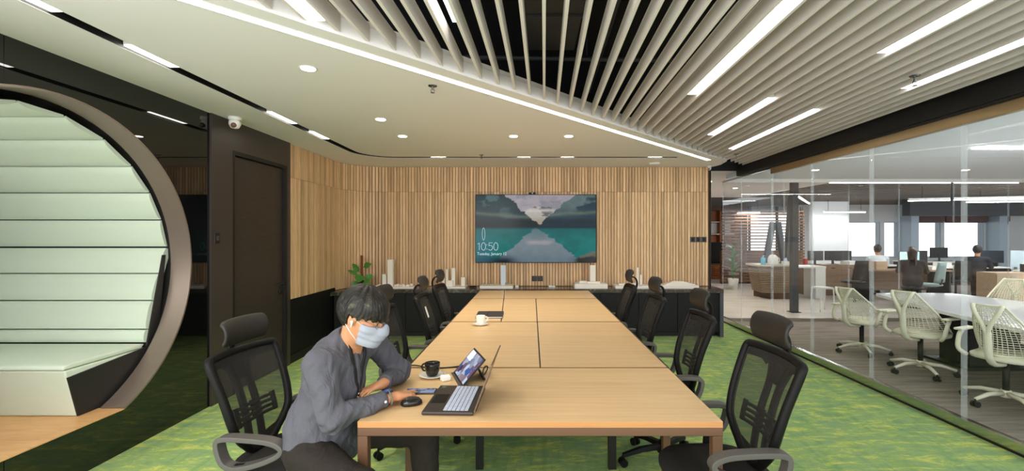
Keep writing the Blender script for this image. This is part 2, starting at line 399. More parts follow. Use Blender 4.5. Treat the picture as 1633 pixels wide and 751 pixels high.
def dome_cam(loc, rz, label, s=1.0):
    r = empty('security_camera', loc, rz, label, 'camera', 'security cameras')
    MB().lathe([(0.045*s, -0.025*s), (0.05*s, -0.02*s), (0.05*s, 0)], n=18).build('mount', m_white, r, True)
    b = MB(); b.lathe([(0.001, -0.095*s), (0.03*s, -0.088*s), (0.045*s, -0.06*s), (0.044*s, -0.035*s), (0.03*s, -0.024*s)], n=18); b.build('housing', m_white, r, True)
    MB().cyl((0.03*s, 0, -0.068*s), (0.052*s, 0, -0.078*s), 0.022*s, 0.018*s, 14).build('lens', mat('camera_lens', rgb(120, 84, 72), 0.2), r, True)
dome_cam((-2.82, 4.36, ZC), math.radians(-70), 'white security camera under the ceiling above the dark door', 1.15)
dome_cam((2.86, 7.40, ZC), math.radians(-120), 'small white security camera at the end of the back wall', 0.75)

# ---- slatted ceiling
TAN = 0.0273
slats = empty('slatted_ceiling', (0, 0, 0), 0, 'open ceiling of white parallel slats', kind='structure')
edge_q = p0 + nrm*0.152
def fascia_y(xv): return edge_q.y + d_.y*(xv-edge_q.x)/d_.x
PITCH = 0.1145; Z0S, Z1S = 2.70, 2.80
def slat_x(k, y): return 0.058 + k*PITCH + TAN*(y-2.187)
for k in range(-24, 30):
    xa = slat_x(k, 2.187)
    # end of the slat: on the diagonal fascia or at the far trim
    y1 = 7.62
    for _ in range(6): y1 = min(fascia_y(slat_x(k, y1)), 7.62)
    ya = -1.4
    if y1 - ya < 0.2: continue
    xs0, xs1 = slat_x(k, ya), slat_x(k, y1)
    if xs1 > 3.41: continue
    hw = 0.0095; slope = d_.y/d_.x
    yl, yr = (y1-0.004-hw*slope, y1-0.004+hw*slope) if y1 < 7.6 else (y1, y1)
    b = MB(); vs = [(xs0-hw, ya, Z0S), (xs0+hw, ya, Z0S), (xs1+hw, yr-0.01, Z0S), (xs1-hw, yl-0.01, Z0S)]
    vs += [(a, c_, Z1S) for a, c_, _ in vs]
    b.add(vs, [(0,3,2,1),(4,5,6,7),(0,1,5,4),(1,2,6,5),(2,3,7,6),(3,0,4,7)]).build('slat', m_slat_white, slats)
# fascia (vertical white face where the slats stop)
fa = on_edge_x(XL, 0.15); fb = on_edge_x(2.95, 0.15); off = nrm*0.0
b = MB(); A = Vector(fa); Bv = Vector(fb); u = nrm*0.0
b.prism([(A.x, A.y), (Bv.x, Bv.y), (Bv.x-nrm.x*0.02, Bv.y-nrm.y*0.02), (A.x-nrm.x*0.02, A.y-nrm.y*0.02)], ZC+0.101, ZC+0.135)
b.build('ceiling_fascia', m_slat_white, ceil)
# slot lamps between the slats
def slot_lamp(k, ya, yb, label, wid=0.084, z=2.716, h=0.05):
    a = (slat_x(k+0.5, ya), ya); b = (slat_x(k+0.5, yb), yb)
    return bar_lamp('slot_lamp', a, b, wid, z, z+h, m_slot, label, 'light', 'linear lamps between the ceiling slats')
slot_lamp(-11, 0.2, fascia_y(-1.186)-0.004, 'broad linear lamp between slats where they meet the plaster edge', z=2.706)
slot_lamp(-5, 0.4, 2.66, 'narrow linear lamp between slats left of the open black void', wid=0.03, z=2.80, h=0.04)
slot_lamp(10, 0.6, 3.75, 'linear lamp between slats running out over the table')
slot_lamp(16, 3.85, 5.25, 'short linear lamp between slats toward the back wall')
slot_lamp(18, 0.3, 2.9, 'linear lamp between slats at the top corner above the glass side')
slot_lamp(21, 4.2, 6.1, 'short linear lamp between slats nearest the far glass')
slot_lamp(24, 0.3, 3.6, 'linear lamp between slats closest to the black bulkhead')
# black void above
b = MB(); b.box(-3.2, 3.45, -1.5, 7.7, 3.35, 3.40); b.box(-3.2, 3.45, 7.66, 7.7, 2.80, 3.35); b.box(3.42, 3.45, -1.5, 7.66, 2.82, 3.35)
struct(b.build('ceiling', m_void), 'black painted void above the slats')
def pipe(name, pts, rr, m, label, cat='pipe'):
    r = empty(name, pts[0], 0, label, cat, 'services in the black ceiling void')
    q = [Vector(p)-Vector(pts[0]) for p in pts]
    MB().tube(q, rr, 10).build('run', m, r, True)
    for p in q[1:-1] + [q[0]*0.7+q[-1]*0.3, q[0]*0.3+q[-1]*0.7]:
        MB().cyl(p+Vector((0,0,rr*0.6)), (p.x, p.y, 3.35-pts[0][2]), 0.006, n=6).build('hanger', m_duct, r)
    return r
pipe('fire_pipe', [(2.05, -1.0, 2.95), (1.62, 6.4, 2.95)], 0.022, m_red, 'dark red pipe above the slats beside the long lamp')
pipe('conduit', [(-1.5, 2.62, 3.05), (2.9, 2.62, 3.05)], 0.03, m_duct, 'dark conduit crossing the black void near the camera')
pipe('conduit', [(-0.6, 3.95, 3.1), (3.0, 4.1, 3.1)], 0.018, m_duct, 'thin dark conduit crossing the middle of the black void')
pipe('conduit', [(0.55, 1.0, 3.2), (0.65, 5.2, 3.2)], 0.02, m_duct, 'dark conduit running lengthwise in the black void')
r = empty('air_duct', (0.15, 1.4, 3.1), 0, 'dark rectangular air duct in the void above the slats', 'duct', 'services in the black ceiling void')
MB().box(-0.2, 0.2, 0, 2.4, 0, 0.24).build('duct_body', m_duct, r)
for yy in (0.6, 1.2, 1.8): MB().box(-0.215, 0.215, yy-0.012, yy+0.012, -0.015, 0.25).build('flange', m_duct, r)
r = empty('void_spotlight', (0.40, 2.19, 2.86), 0, 'small bright spotlight above the slats over the screen axis', 'light')
MB().lathe([(0.04, 0.0), (0.045, 0.06), (0.03, 0.10)], n=16).build('can', m_duct, r, True)
MB().lathe([(0.034, -0.004), (0.034, 0.0)], n=16).build('lens', m_down, r)
MB().cyl((0, 0, 0.10), (0, 0, 0.49), 0.006, n=6).build('rod', m_duct, r)

# ---- wall on the left: black mirror glass with the round opening
RC, RY, RZ = 1.12, 2.85, 1.33; ZF = 0.315
th0 = math.degrees(math.asin((ZF-RZ)/RC)); hw = RC*math.cos(math.radians(th0))
def cpt(deg): return (RY+RC*math.cos(math.radians(deg)), RZ+RC*math.sin(math.radians(deg)))
SEAM = 2.565; ths = math.degrees(math.acos((SEAM-RY)/RC))
wl = empty('wall_left', (XL, 0, 0), 0, 'black mirror glass wall around the round booth', kind='structure')
arc_r = [cpt(th0+(ths-th0)*i/30) for i in range(31)]
pr = [(SEAM+0.002, 0.0), (4.2, 0.0), (4.2, ZC), (SEAM+0.002, ZC)] + list(reversed(arc_r)) + [(RY+hw, ZF), (SEAM+0.002, ZF)]
# front pane beyond the seam and pane on the camera side
MB().prism(pr, -0.02, 0.0, 'x').build('glass_pane', m_blackglass, wl)
arc_l = [cpt(ths+(180-th0-ths)*i/30) for i in range(31)]
pl = [(1.55, 0.0), (SEAM-0.002, 0.0), (SEAM-0.002, ZF)] + list(reversed(arc_l)) + [(SEAM-0.002, ZC), (1.55, ZC)]
MB().prism(pl, -0.02, 0.0, 'x').build('glass_pane', m_blackglass, wl)
# ring reveal
ring = MB(); Rr = 1.105; tr_ = 0.018; segs = 72; a0, a1 = th0-0.4, 180-th0+0.4
vs = []
for i in range(segs+1):
    a = math.radians(a0+(a1-a0)*i/segs); ca, sa = math.cos(a), math.sin(a)
    for (xx, rr) in ((0.012, Rr), (0.012, Rr+tr_-0.004), (-0.16, Rr+tr_-0.004), (-0.16, Rr)): vs.append((xx, RY+rr*ca, RZ+rr*sa))
fs = []
for i in range(segs):
    for j in range(4): fs.append((i*4+j, i*4+(j+1) % 4, (i+1)*4+(j+1) % 4, (i+1)*4+j))
fs += [(0,1,2,3), tuple(segs*4+j for j in (3,2,1,0))]
ring.add(vs, fs); o = struct(ring.build('trim_1', m_ring, None, True, loc=(XL, 0, 0)), 'brushed bronze metal ring lining the round booth opening')
md = o.modifiers.new('es', 'EDGE_SPLIT'); md.split_angle = math.radians(50)
# nook shell behind the ring
shell = MB(); vs = []; fs = []; Rs = 1.125; xs_ = (-3.112, -4.86)
for i in range(49):
    a = math.radians(th0+(180-2*th0)*i/48)
    for xx in xs_: vs.append((xx, RY+Rs*math.cos(a), RZ+Rs*math.sin(a)))
for i in range(48): fs.append((i*2, i*2+1, i*2+3, i*2+2))
shell.add(vs, fs)
shell.add([(-4.86, RY+Rs*math.cos(math.radians(th0+(180-2*th0)*i/48)), RZ+Rs*math.sin(math.radians(th0+(180-2*th0)*i/48))) for i in range(49)], [tuple(range(49))])
struct(shell.build('wall_nook', m_nookblack, None, True), 'dark curved shell of the round booth')
struct(MB().box(-4.86, XL+0.004, RY-hw, RY+hw, ZF-0.007, ZF+0.001).build('floor_nook', m_nookfloor), 'light oak floor of the round booth')
# upholstered bench and lining
bx0, bx1 = -4.85, -3.145
bench = empty('booth_bench', (-3.9, 3.45, ZF), 0, 'pale mint upholstered bench and channelled lining in the round booth', 'bench')
def loc_prism(poly, x0, x1, name, m, bev=0.012):
    return MB().prism([(a-3.45, z-ZF) for a, z in poly], x0+3.9, x1+3.9, 'x').build(name, m, bench, bevel=bev, seg=3)
# skirt, seat
loc_prism([(3.17, ZF+0.001), (3.78, ZF+0.001), (3.78, 0.652), (3.088, 0.652)], bx0, bx1, 'skirt', m_mint)
loc_prism([(3.080, 0.655), (3.70, 0.655), (3.735, 0.685), (3.68, 0.692), (3.14, 0.692), (3.088, 0.684)], bx0, bx1, 'seat', m_mint, 0.012)
MB().prism([(3.10-3.45, 0.603-ZF), (3.172-3.45, 0.002), (3.80-3.45, 0.002), (3.93-3.45, 1.40-ZF), (3.90-3.45, 1.40-ZF), (3.735-3.45, 0.66-ZF)], bx1+3.9+0.001, bx1+3.9+0.012, 'x').build('end_panel', m_nookblack, bench)
# straight backrest channels
bp = [(3.728, 0.692), (3.742, 0.80), (3.797, 1.028), (3.874, 1.245), (3.952, 1.462)]
def channel(p, q, bulge=0.016, thk=0.05):
    P = Vector(p); Q = Vector(q); t = (Q-P); nn = Vector((-t.y, t.x)).normalized()   # toward -Y / inside
    if nn.x > 0 and P.y < 2.2: nn = -nn
    c0 = Vector((RY, RZ))
    if (c0-(P+Q)/2).dot(nn) < 0: nn = -nn
    pts = []
    for i in range(9):
        s = i/8; pts.append(P + t*(0.006/t.length + s*(1-0.012/t.length)) + nn*bulge*(1-abs(2*s-1)**4))
    pts += [Q - nn*thk - t*0.02, P - nn*thk + t*0.02]
    return [(a.x, a.y) for a in pts]
for i in range(4): loc_prism(channel(bp[i], bp[i+1]), bx0, bx1, 'padded_panel', m_mint, 0.0)
angs = [7.0, 19.4, 32.4, 45.9, 61.0, 77.0, 92.5, 108, 124, 140, 156]
def rad_at(i): return 1.11-0.01*min(i, 7)
for i in range(len(angs)-1):
    a, c_ = math.radians(angs[i]), math.radians(angs[i+1]); r0, r1 = rad_at(i), rad_at(i+1)
    loc_prism(channel((RY+r0*math.cos(a), RZ+r0*math.sin(a)), (RY+r1*math.cos(c_), RZ+r1*math.sin(c_)), 0.018, 0.012), bx0, bx1, 'padded_panel', m_mint, 0.0)
for o in bench.children:
    if o.name.startswith('padded_panel'):
        o.data.polygons.foreach_set('use_smooth', [True]*len(o.data.polygons)); md = o.modifiers.new('es', 'EDGE_SPLIT'); md.split_angle = math.radians(35)
r = empty('booth_lamp', (-3.95, 1.93, 1.72), 0, 'linear lamp on the near side inside the round booth', 'light')  # out-of-view lamp added to light up the mint lining
MB().box(-0.6, 0.6, -0.03, 0.0, -0.03, 0.03).build('housing', m_white, r)
MB().box(-0.59, 0.59, 0.0, 0.008, -0.025, 0.025).build('diffuser', m_nook_fill, r)

# ---- dark wall with the door, then dado and oak slats
XD = XL+0.02
b = MB(); b.box(XL-0.12, XD, 4.2, 4.50, 0, ZC); b.box(XL-0.12, XD, 4.50, 5.50, 2.40, ZC); b.box(XL-0.12, XD, 5.50, 5.57, 0, ZC); b.box(XL-0.13, XL-0.12, 4.50, 5.50, 0, 2.40)
struct(b.build('wall_left', m_darkwall), 'matte dark umber wall around the door')
dr = empty('door_1', (XL, 4.5, 0), 0, 'flush dark brown door in the umber wall', kind='structure')
f = MB(); f.box(-0.06, 0.022, 0.002, 0.03, 0, 2.398); f.box(-0.06, 0.022, 0.96, 0.998, 0, 2.398); f.box(-0.06, 0.022, 0.03, 0.96, 2.36, 2.398); f.build('frame', m_black, dr)
MB().box(-0.06, -0.015, 0.034, 0.956, 0.008, 2.354).build('door_leaf', m_door, dr, bevel=0.003)
h = MB(); h.cyl((-0.015, 0.90, 1.0), (0.03, 0.90, 1.0), 0.011, n=12); h.tube([(0.03, 0.90, 1.0), (0.032, 0.86, 1.0), (0.03, 0.78, 1.0)], 0.009, 10); h.build('door_handle', m_black, dr, True)
h = MB(); h.cyl((-0.015, 0.90, 0.90), (-0.004, 0.90, 0.90), 0.024, n=16); h.build('lock', m_black, dr, True)
r = empty('wall_switch', (XD, 4.27, 1.54), 0, 'small dark switch plate on the umber wall by the booth', 'switch')
MB().box(0, 0.008, -0.035, 0.035, -0.05, 0.05).build('plate', m_socket, r, bevel=0.003); MB().box(0.008, 0.011, -0.012, 0.014, -0.022, 0.022).build('rocker', m_arm, r)

def slat_mesh(h):
    me = MB().box(-0.0195, 0.0195, -0.016, 0.0, 0.0, h).mesh('slat'); me.materials.append(m_wall_slat); return me
ZD = 0.785; ZJ = 2.28
ml = slat_mesh(ZJ-ZD-0.004); mu = slat_mesh(ZC-ZJ-0.004); mlb = slat_mesh(ZJ-0.745-0.004)
wo = empty('wall_left', (XL, 0, 0), 0, 'oak slatted wall beside the dark door', kind='structure')
MB().box(-0.10, -0.016, 5.57, 6.9, ZD, ZC).build('backing', m_wall_back, wo)
MB().box(-0.10, -0.004, 5.57, 6.9, 0, ZD-0.004).build('dado', m_cabinet, wo)
MB().box(-0.003, 0.010, 5.57, 6.72, 0.0, 0.10).build('skirting', m_black, wo)
SP = 0.048; y = 5.57+0.022
# slats face +X here: local -y is the front, so turn the front to +X
while y < 6.9:
    for me, z in ((ml, ZD), (mu, ZJ)): inst('slat', me, wo, (-0.016, y, z), PI/2)
    y += SP
wb = empty('wall_back', (0, YB, 0), 0, 'oak slatted back wall with a rounded corner', kind='structure')
b = MB(); b.box(-2.35, 2.91, 0.016, 0.25, 0.0, ZC); b.build('backing', m_wall_back, wb)
MB().box(2.912, 2.93, -0.004, 0.25, 0, ZC).build('edge_trim', m_black, wb)
b = MB(); pts = arc(-2.35, 6.9-YB, 0.616, 180, 90, 20); outer = arc(-2.35, 6.9-YB, 0.72, 180, 90, 20)
b.prism(pts + list(reversed(outer)), 0.0, ZC).build('corner_backing', m_wall_back, wb)
n_arc = 19
for i in range(n_arc):
    a = math.radians(180-90*(i+0.5)/n_arc)
    for me, z in ((mlb, 0.745), (mu, ZJ)): inst('slat', me, wb, (-2.35+0.616*math.cos(a), 6.9-YB+0.616*math.sin(a), z), a-PI/2)
xx = -2.35+0.024
while xx < 2.905:
    for me, z in ((mlb, 0.745), (mu, ZJ)): inst('slat', me, wb, (xx, 0.016, z), 0)
    xx += SP

# ---- counter along the back wall
ct = empty('counter', (0, YB, 0), 0, 'long black sideboard with dark veined marble top along the oak wall', 'sideboard')
cpoly = [(-2.942, 6.70-YB), (-2.62, 7.06-YB), (2.955, 7.06-YB), (2.955, -0.006)] + [(-2.35, -0.006)] + [(a, b_) for a, b_ in arc(-2.35, 6.9-YB, 0.592, 90, 180, 8)]
MB().prism(cpoly, 0.680, 0.738).build('worktop', m_marble, ct, bevel=0.004)
ins = [(-2.92, 6.78-YB), (-2.6, 7.10-YB), (2.90, 7.10-YB), (2.90, -0.01), (-2.35, -0.01)] + arc(-2.35, 6.9-YB, 0.56, 90, 180, 8)
MB().prism(ins, 0.07, 0.679).build('cabinet_body', m_cabinet, ct)
MB().prism([(-2.85, 6.9-YB), (-2.55, 7.16-YB), (2.86, 7.16-YB), (2.86, -0.02), (-2.3, -0.02)], 0.0, 0.07).build('plinth', m_black, ct)
for i in range(9):
    x0 = -2.55+i*0.6; MB().box(x0+0.003, x0+0.597, 7.082-YB, 7.099-YB, 0.085, 0.672).build('door', m_cabinet, ct, bevel=0.002)
MB().box(2.90, 2.955, 7.07-YB, -0.01, 0.0, 0.679).build('end_panel', mat('slate_end_panel', rgb(70, 72, 78), 0.4), ct)

# ---- glass partition on the right
XG = 3.495
gw = empty('wall_right', (XG, 0, 0), 0, 'frameless clear glass partition to the meeting room', kind='structure')
joints = [-1.4, -0.35, 0.68, 1.70, 2.72, 3.71, 4.72, 5.72, 6.67, 7.65, 8.39]
ZG0, ZG1 = 0.055, 2.535
for a, c_ in zip(joints[:-1], joints[1:]):
    MB().box(-0.006, 0.006, a+0.004, c_-0.004, ZG0, ZG1).build('glass_pane', m_glass, gw)
for j in joints[4:9]:
    MB().box(-0.012, 0.012, j-0.016, j+0.016, ZG0, ZG1+0.02).build('joint_strip', m_joint, gw)
for j in joints[9:]: MB().box(-0.008, 0.008, j-0.006, j+0.006, ZG0, ZG1).build('joint_strip', m_joint, gw)
MB().box(-0.03, 0.03, -1.4, 8.39, 0.0, 0.09).build('floor_rail', m_steel, gw, bevel=0.004)
MB().box(-0.034, -0.031, -1.4, 8.39, 0.0, 0.018).build('rail_gasket', m_black, gw)
MB().box(-0.028, 0.028, -1.4, 6.67, 2.46, 2.545).build('head_rail', m_rail_top, gw, bevel=0.003)
MB().box(-0.02, 0.02, 6.69, 8.39, 2.535, 2.555).build('head_channel', m_steel, gw)
bk = MB(); bk.box(3.42, 3.56, -1.4, 7.66, 2.552, 2.80); bk.box(2.935, 3.42, 7.63, 7.66, 2.64, 2.80); bk.box(3.40, 3.42, -1.4, 7.63, 2.56, 2.70)
struct(bk.build('beam', m_black), 'black bulkhead above the glass partition')

# ---- meeting room beyond the glass
struct(MB().box(3.56, 9.6, -1.4, 8.42, 2.60, 2.68).build('ceiling', m_bluegrey_ceiling), 'pale flat ceiling of the glass meeting room')
g2 = empty('wall_meeting_back', (0, 8.40, 0), 0, 'glass back wall of the meeting room', kind='structure')
jx = [3.51, 4.62, 5.80, 6.72, 7.72, 8.72, 9.6]
for a, c_ in zip(jx[:-1], jx[1:]): MB().box(a+0.004, c_-0.004, -0.006, 0.006, 0.05, 2.535).build('glass_pane', m_glass, g2)
for j in jx[1:-1]: MB().box(j-0.012, j+0.012, -0.008, 0.008, 0.05, 2.535).build('joint_strip', m_joint, g2)
MB().box(3.53, 9.6, -0.025, 0.025, 0.0, 0.05).build('floor_rail', m_steel, g2)
MB().box(3.53, 9.6, -0.025, 0.025, 2.536, 2.598).build('head_rail', m_white, g2)
struct(MB().box(9.6, 9.7, -1.4, 8.42, 0, 2.68).build('wall_meeting_side', m_white), 'white side wall of the meeting room')
for i, (a, b_) in enumerate([((4.6, 3.2), (6.6, 3.2)), ((5.2, 5.4), (7.4, 5.4))]):
    bar_lamp('meeting_room_lamp', a, b_, 0.06, 2.585, 2.60, m_office_lamp, ['linear ceiling lamp in the meeting room near the first white chair', 'linear ceiling lamp in the meeting room over the table'][i], 'light', 'meeting room lamps')

# ---- corridor and open office beyond
b = MB(); b.box(-0.2, 6.2, 7.75, 13.2, 2.66, 2.74)
struct(b.build('ceiling', m_plaster), 'white corridor ceiling beyond the slatted wall')
b = MB(); b.box(6.2, 22, 8.48, 26, 2.85, 2.95); b.box(-0.2, 6.2, 13.2, 26, 2.85, 2.95)
struct(b.build('ceiling', m_void), 'dark ceiling of the open office')
osl = empty('slatted_ceiling', (0, 0, 0), 0, 'brown slatted ceiling of the open office', kind='structure')
for i in range(34):
    yy = 8.75+i*0.27; x0 = 6.25 if yy < 13.1 else 4.0
    MB().box(x0, 20.0, yy, yy+0.10, 2.70, 2.79).build('slat', m_darkslat, osl)
struct(MB().box(-0.2, 0.0, 7.76, 20.2, 0, 2.66).build('wall_corridor', mat('corridor_wall', rgb(222, 214, 208), 0.7)), 'warm grey side wall of the corridor behind the oak wall')  # added out of view to keep sky glare off the glass
struct(MB().box(0.0, 4.0, 20.0, 20.2, 0, 2.85).build('wall_corridor_end', m_darkwall), 'dark end wall of the corridor')
# window wall far behind
YW = 17.0
m_offwall = mat('office_wall_white', rgb(222, 224, 226), 0.7)
m_win_frame = mat('window_frame_blue_grey', rgb(190, 206, 220), 0.4, spec=0.5)
wins = [(11.7, 12.9), (13.05, 13.6), (13.95, 15.15), (15.28, 16.75), (17.22, 17.52)]
b = MB(); xs_ = [9.6]+[v for w_ in wins for v in w_]+[20.0]
for i in range(0, len(xs_), 2): b.box(xs_[i], xs_[i+1], YW, YW+0.25, 0, 2.85)
for a, c_ in wins: b.box(a, c_, YW, YW+0.25, 0, 0.74); b.box(a, c_, YW, YW+0.25, 2.08, 2.85)
struct(b.build('wall_far', m_offwall), 'white window wall at the far end of the office')
for i, (a, c_) in enumerate(wins):
    wn = empty('window_%d' % (i+1), (a, YW, 0.74), 0, None, kind='structure'); W_ = c_-a; H_ = 1.34
    f = MB(); f.box(0, W_, 0.05, 0.12, 0, 0.05); f.box(0, W_, 0.05, 0.12, H_-0.05, H_); f.box(0, 0.05, 0.05, 0.12, 0.05, H_-0.05); f.box(W_-0.05, W_, 0.05, 0.12, 0.05, H_-0.05)
    f.build('window_frame', m_win_frame, wn)
    MB().box(0.05, W_-0.05, 0.08, 0.09, 0.05, H_-0.05).build('glass_pane', m_glass, wn)
m_blind = mat('maroon_blind_box', rgb(96, 66, 62), 0.7)
for x0, x1, lb in ((15.25, 16.8, 'dark maroon blind box above the widest office window'), (17.15, 17.6, 'small dark maroon blind box above the narrow office window'), (13.9, 15.2, 'dark maroon blind box above the second office window')):
    r = empty('blind_box', (x0, YW-0.12, 2.0), 0, lb, 'blind', 'office blinds')
    MB().box(0, x1-x0, 0, 0.10, 0.08, 0.34).build('box', m_blind, r); MB().box(0.02, x1-x0-0.02, 0.045, 0.055, -0.02 if x0 > 17 else 0.04, 0.08).build('blind', m_blind, r)
for x0 in (13.64, 16.82):
    struct(MB().box(x0, x0+0.28, YW-0.5, YW-0.001, 0, 2.69).build('column', m_win_frame), 'pale blue grey column between the office windows')
struct(MB().box(11.7, 18.5, 14.2, 14.5, 2.18, 2.69).build('beam', mat('charcoal_beam', rgb(46, 48, 52), 0.6)), 'dark beam crossing the office in front of the windows')
struct(MB().box(9.3, 10.5, 15.2, 15.4, 0, 2.69).build('wall_partition', m_offwall), 'white partition wall in the middle of the office')
struct(MB().box(19.7, 20.0, 8.5, 17.0, 0, 2.85).build('wall_far_side', m_offwall), 'white side wall of the office')
struct(MB().box(4.0, 9.4, 20.0, 20.2, 0, 2.85).build('wall_far_corridor', mat('warm_tan_wall', rgb(150, 122, 100), 0.7)), 'warm white end wall of the corridor')
for (x_, y_, lb) in ((3.6, 9.3, 'round downlight in the white corridor ceiling just past the oak wall'), (4.7, 10.6, 'round downlight in the white corridor ceiling before the reception desk'), (4.4, 12.4, 'round downlight in the white corridor ceiling, deepest in the corridor')):  # downlights added to brighten the dim corridor floor
    c_ = copy_tree(proto); c_.location = (x_, y_, 2.66); c_['label'] = lb; c_['group'] = 'corridor downlights'
    for q_ in c_.children:
        if q_.type == 'LIGHT': q_.data = q_.data.copy(); q_.data.energy = 120
# corridor ceiling light line and pendants
bar_lamp('ceiling_light_line', (6.25, 11.05), (9.0, 14.9), 0.05, 2.60, 2.64, m_office_lamp, 'thin diagonal light line on the office ceiling above the leaning posts', 'light', 'office lamps')
pend = [((7.6, 16.2), (9.0, 16.2), 2.30, 'suspended linear lamp deep in the corridor, leftmost of the row'), ((9.3, 14.6), (10.6, 14.6), 2.30, 'suspended linear lamp in front of the white partition wall'),
        ((8.7, 10.6), (11.2, 9.8), 2.36, 'long suspended linear lamp over the nearer office desks'), ((11.0, 11.6), (14.0, 11.2), 2.40, 'long suspended linear lamp in front of the dark beam'),
        ((6.6, 14.7), (7.3, 14.7), 2.28, 'short suspended linear lamp above the slatted reception screen')]
for a, c_, z, lb in pend:
    r = bar_lamp('pendant_lamp', a, c_, 0.07, z, z+0.06, m_office_lamp, lb, 'light', 'office lamps')
    L = (Vector(c_)-Vector(a)).length
    for s in (-0.4, 0.4): MB().cyl((s*L, 0, 0.06), (s*L, 0, 2.85-z), 0.006, n=6).build('cord', m_black, r)
# ceiling rod near the glass
r = empty('ceiling_rod', (8.15, 8.9, 0), 0, 'dark vertical rod hanging from the office ceiling', 'rod')
MB().cyl((0, 0, 2.15), (0, 0, 2.69), 0.025, n=8).build('rod', m_duct, r)
# reception: slatted screen, desk, leaning posts
m_brownslat = wood('brown_screen_slat', rgb(104, 72, 52), rgb(136, 98, 74), (0.6, 20, 20), 0.5)
m_desk_slat = wood('reception_slat', rgb(128, 106, 84), rgb(158, 134, 108), (0.6, 20, 20), 0.5)
scn = empty('slatted_screen', (6.15, 14.9, 0), 0, 'brown horizontal slat screen behind the reception desk', 'screen')
for i in range(24): MB().box(0, 2.7, -0.02, 0.02, 0.06+i*0.098, 0.06+i*0.098+(0.075 if i < 10 else 0.045)).build('slat', m_brownslat, scn)
for xx in (0.05, 0.9, 1.8, 2.6): MB().box(xx, xx+0.07, 0.021, 0.08, 0, 2.5).build('post', m_black, scn)
MB().box(0.0, 2.7, 0.081, 0.10, 0.0, 1.06).build('backing_board', m_brownslat, scn)
rd = empty('reception_desk', (5.95, 11.4, 0), 0, 'reception desk of stacked pale wood slats with a light top', 'desk')
for i in range(15):
    z = 0.16+i*0.043; t = i/14
    MB().prism([(-0.22-0.12*t, 0.55), (-0.28-0.10*t, -0.10), (-0.10-0.10*t, -0.16), (0.46, -0.16), (0.46, 0.55)], z, z+0.027).build('slat', m_desk_slat, rd)
MB().prism([(-0.20, 0.50), (-0.08, -0.10), (0.42, -0.10), (0.42, 0.50)], 0.0, 0.80).build('carcass', m_wall_back, rd)
MB().prism([(-0.38, 0.57), (-0.40, -0.12), (-0.22, -0.19), (0.49, -0.19), (0.49, 0.57)], 0.805, 0.845).build('top', mat('pale_desk_top', rgb(196, 184, 166), 0.3), rd)
MB().box(0.62, 1.35, -0.02, 0.55, 0.76, 0.80).build('return_top', m_white, rd); MB().box(1.10, 1.35, 0.0, 0.5, 0, 0.76).build('return_pedestal', m_white, rd)
def bottle(loc, col, h, rr, label, cap=True):
    r = empty('dispenser_bottle' if cap else 'jar', loc, 0, label, 'bottle')
    MB().lathe([(rr*0.9, 0), (rr, 0.01), (rr, h*0.7), (rr*0.6, h*0.82), (rr*0.3, h*0.86)], n=14).build('body', mat('bottle_'+label.split()[0]+str(len(bpy.data.materials)), col, 0.25), r, True)
    if cap:
        c_ = MB(); c_.cyl((0, 0, h*0.86), (0, 0, h), rr*0.2, n=8); c_.box(-rr*0.2, rr*0.7, -rr*0.2, rr*0.2, h*0.97, h*1.02); c_.build('pump', m_white, r)
bottle((5.72, 11.35, 0.845), rgb(96, 176, 206), 0.22, 0.055, 'turquoise pump bottle standing on the reception desk')
r = empty('white_jug', (5.98, 11.38, 0.845), 0, 'rounded white jug in the middle of the reception desk', 'jug')
MB().lathe([(0.11, 0), (0.12, 0.02), (0.12, 0.14), (0.10, 0.2), (0.06, 0.24), (0.02, 0.25)], n=16).build('body', m_white, r, True)
MB().tube(smooth_path([(0.11, 0, 0.05), (0.16, 0, 0.07), (0.16, 0, 0.15), (0.11, 0, 0.17)], 4), 0.012, 8).build('handle', m_white, r, True)
r = empty('tissue_box', (6.28, 11.36, 0.845), 0, 'pale tissue box at the post end of the reception desk', 'box')
MB().box(-0.08, 0.08, -0.06, 0.06, 0, 0.08).build('box', m_white, r, bevel=0.004); MB().prism([(-0.06, 0.081), (0.05, 0.081), (0.02, 0.17), (-0.02, 0.15)], -0.01, 0.01, 'y').build('tissue', m_model_blue, r)
m_post = mat('charcoal_post', rgb(64, 66, 70), 0.5)
def post(a, c_, t, label):
    r = empty('leaning_post', a, 0, label, 'post', 'dark leaning posts by the reception')
    q = Vector(c_)-Vector(a); MB().sweep([(0, 0, 0), q], [(-t, -t), (t, -t), (t, t), (-t, t)]).build('shaft', m_post, r)
    MB().box(-t*1.6, t*1.6, -t*1.6, t*1.6, 0, 0.012).build('foot_plate', m_black, r)
post((5.36, 9.38, 0), (5.36, 9.38, 2.655), 0.06, 'dark vertical post in front of the reception desk end')
post((6.85, 12.4, 0), (7.05, 12.4, 2.69), 0.08, 'dark post behind the reception desk, leaning to the vertical post')
post((6.95, 13.9, 0), (7.30, 13.9, 1.97), 0.07, 'dark short strut of the leaning pair behind the desk, left leg')
post((7.75, 13.9, 0), (7.45, 13.9, 1.97), 0.07, 'dark short strut of the leaning pair behind the desk, right leg')
# white stool
st = empty('white_stool', (6.05, 9.55, 0), 0.2, 'white metal stool with a bare bent frame beside the glass', 'stool')
for yy in (-0.12, 0.12):
    MB().tube(smooth_path([(-0.17, yy, 0), (-0.15, yy, 0.42), (-0.11, yy, 0.47), (0.11, yy, 0.47), (0.15, yy, 0.42), (0.17, yy, 0)], 4), 0.014, 8).build('leg_frame', m_white, st, True)
MB().box(-0.13, 0.13, -0.15, 0.15, 0.482, 0.50).build('seat', m_white, st, bevel=0.006)
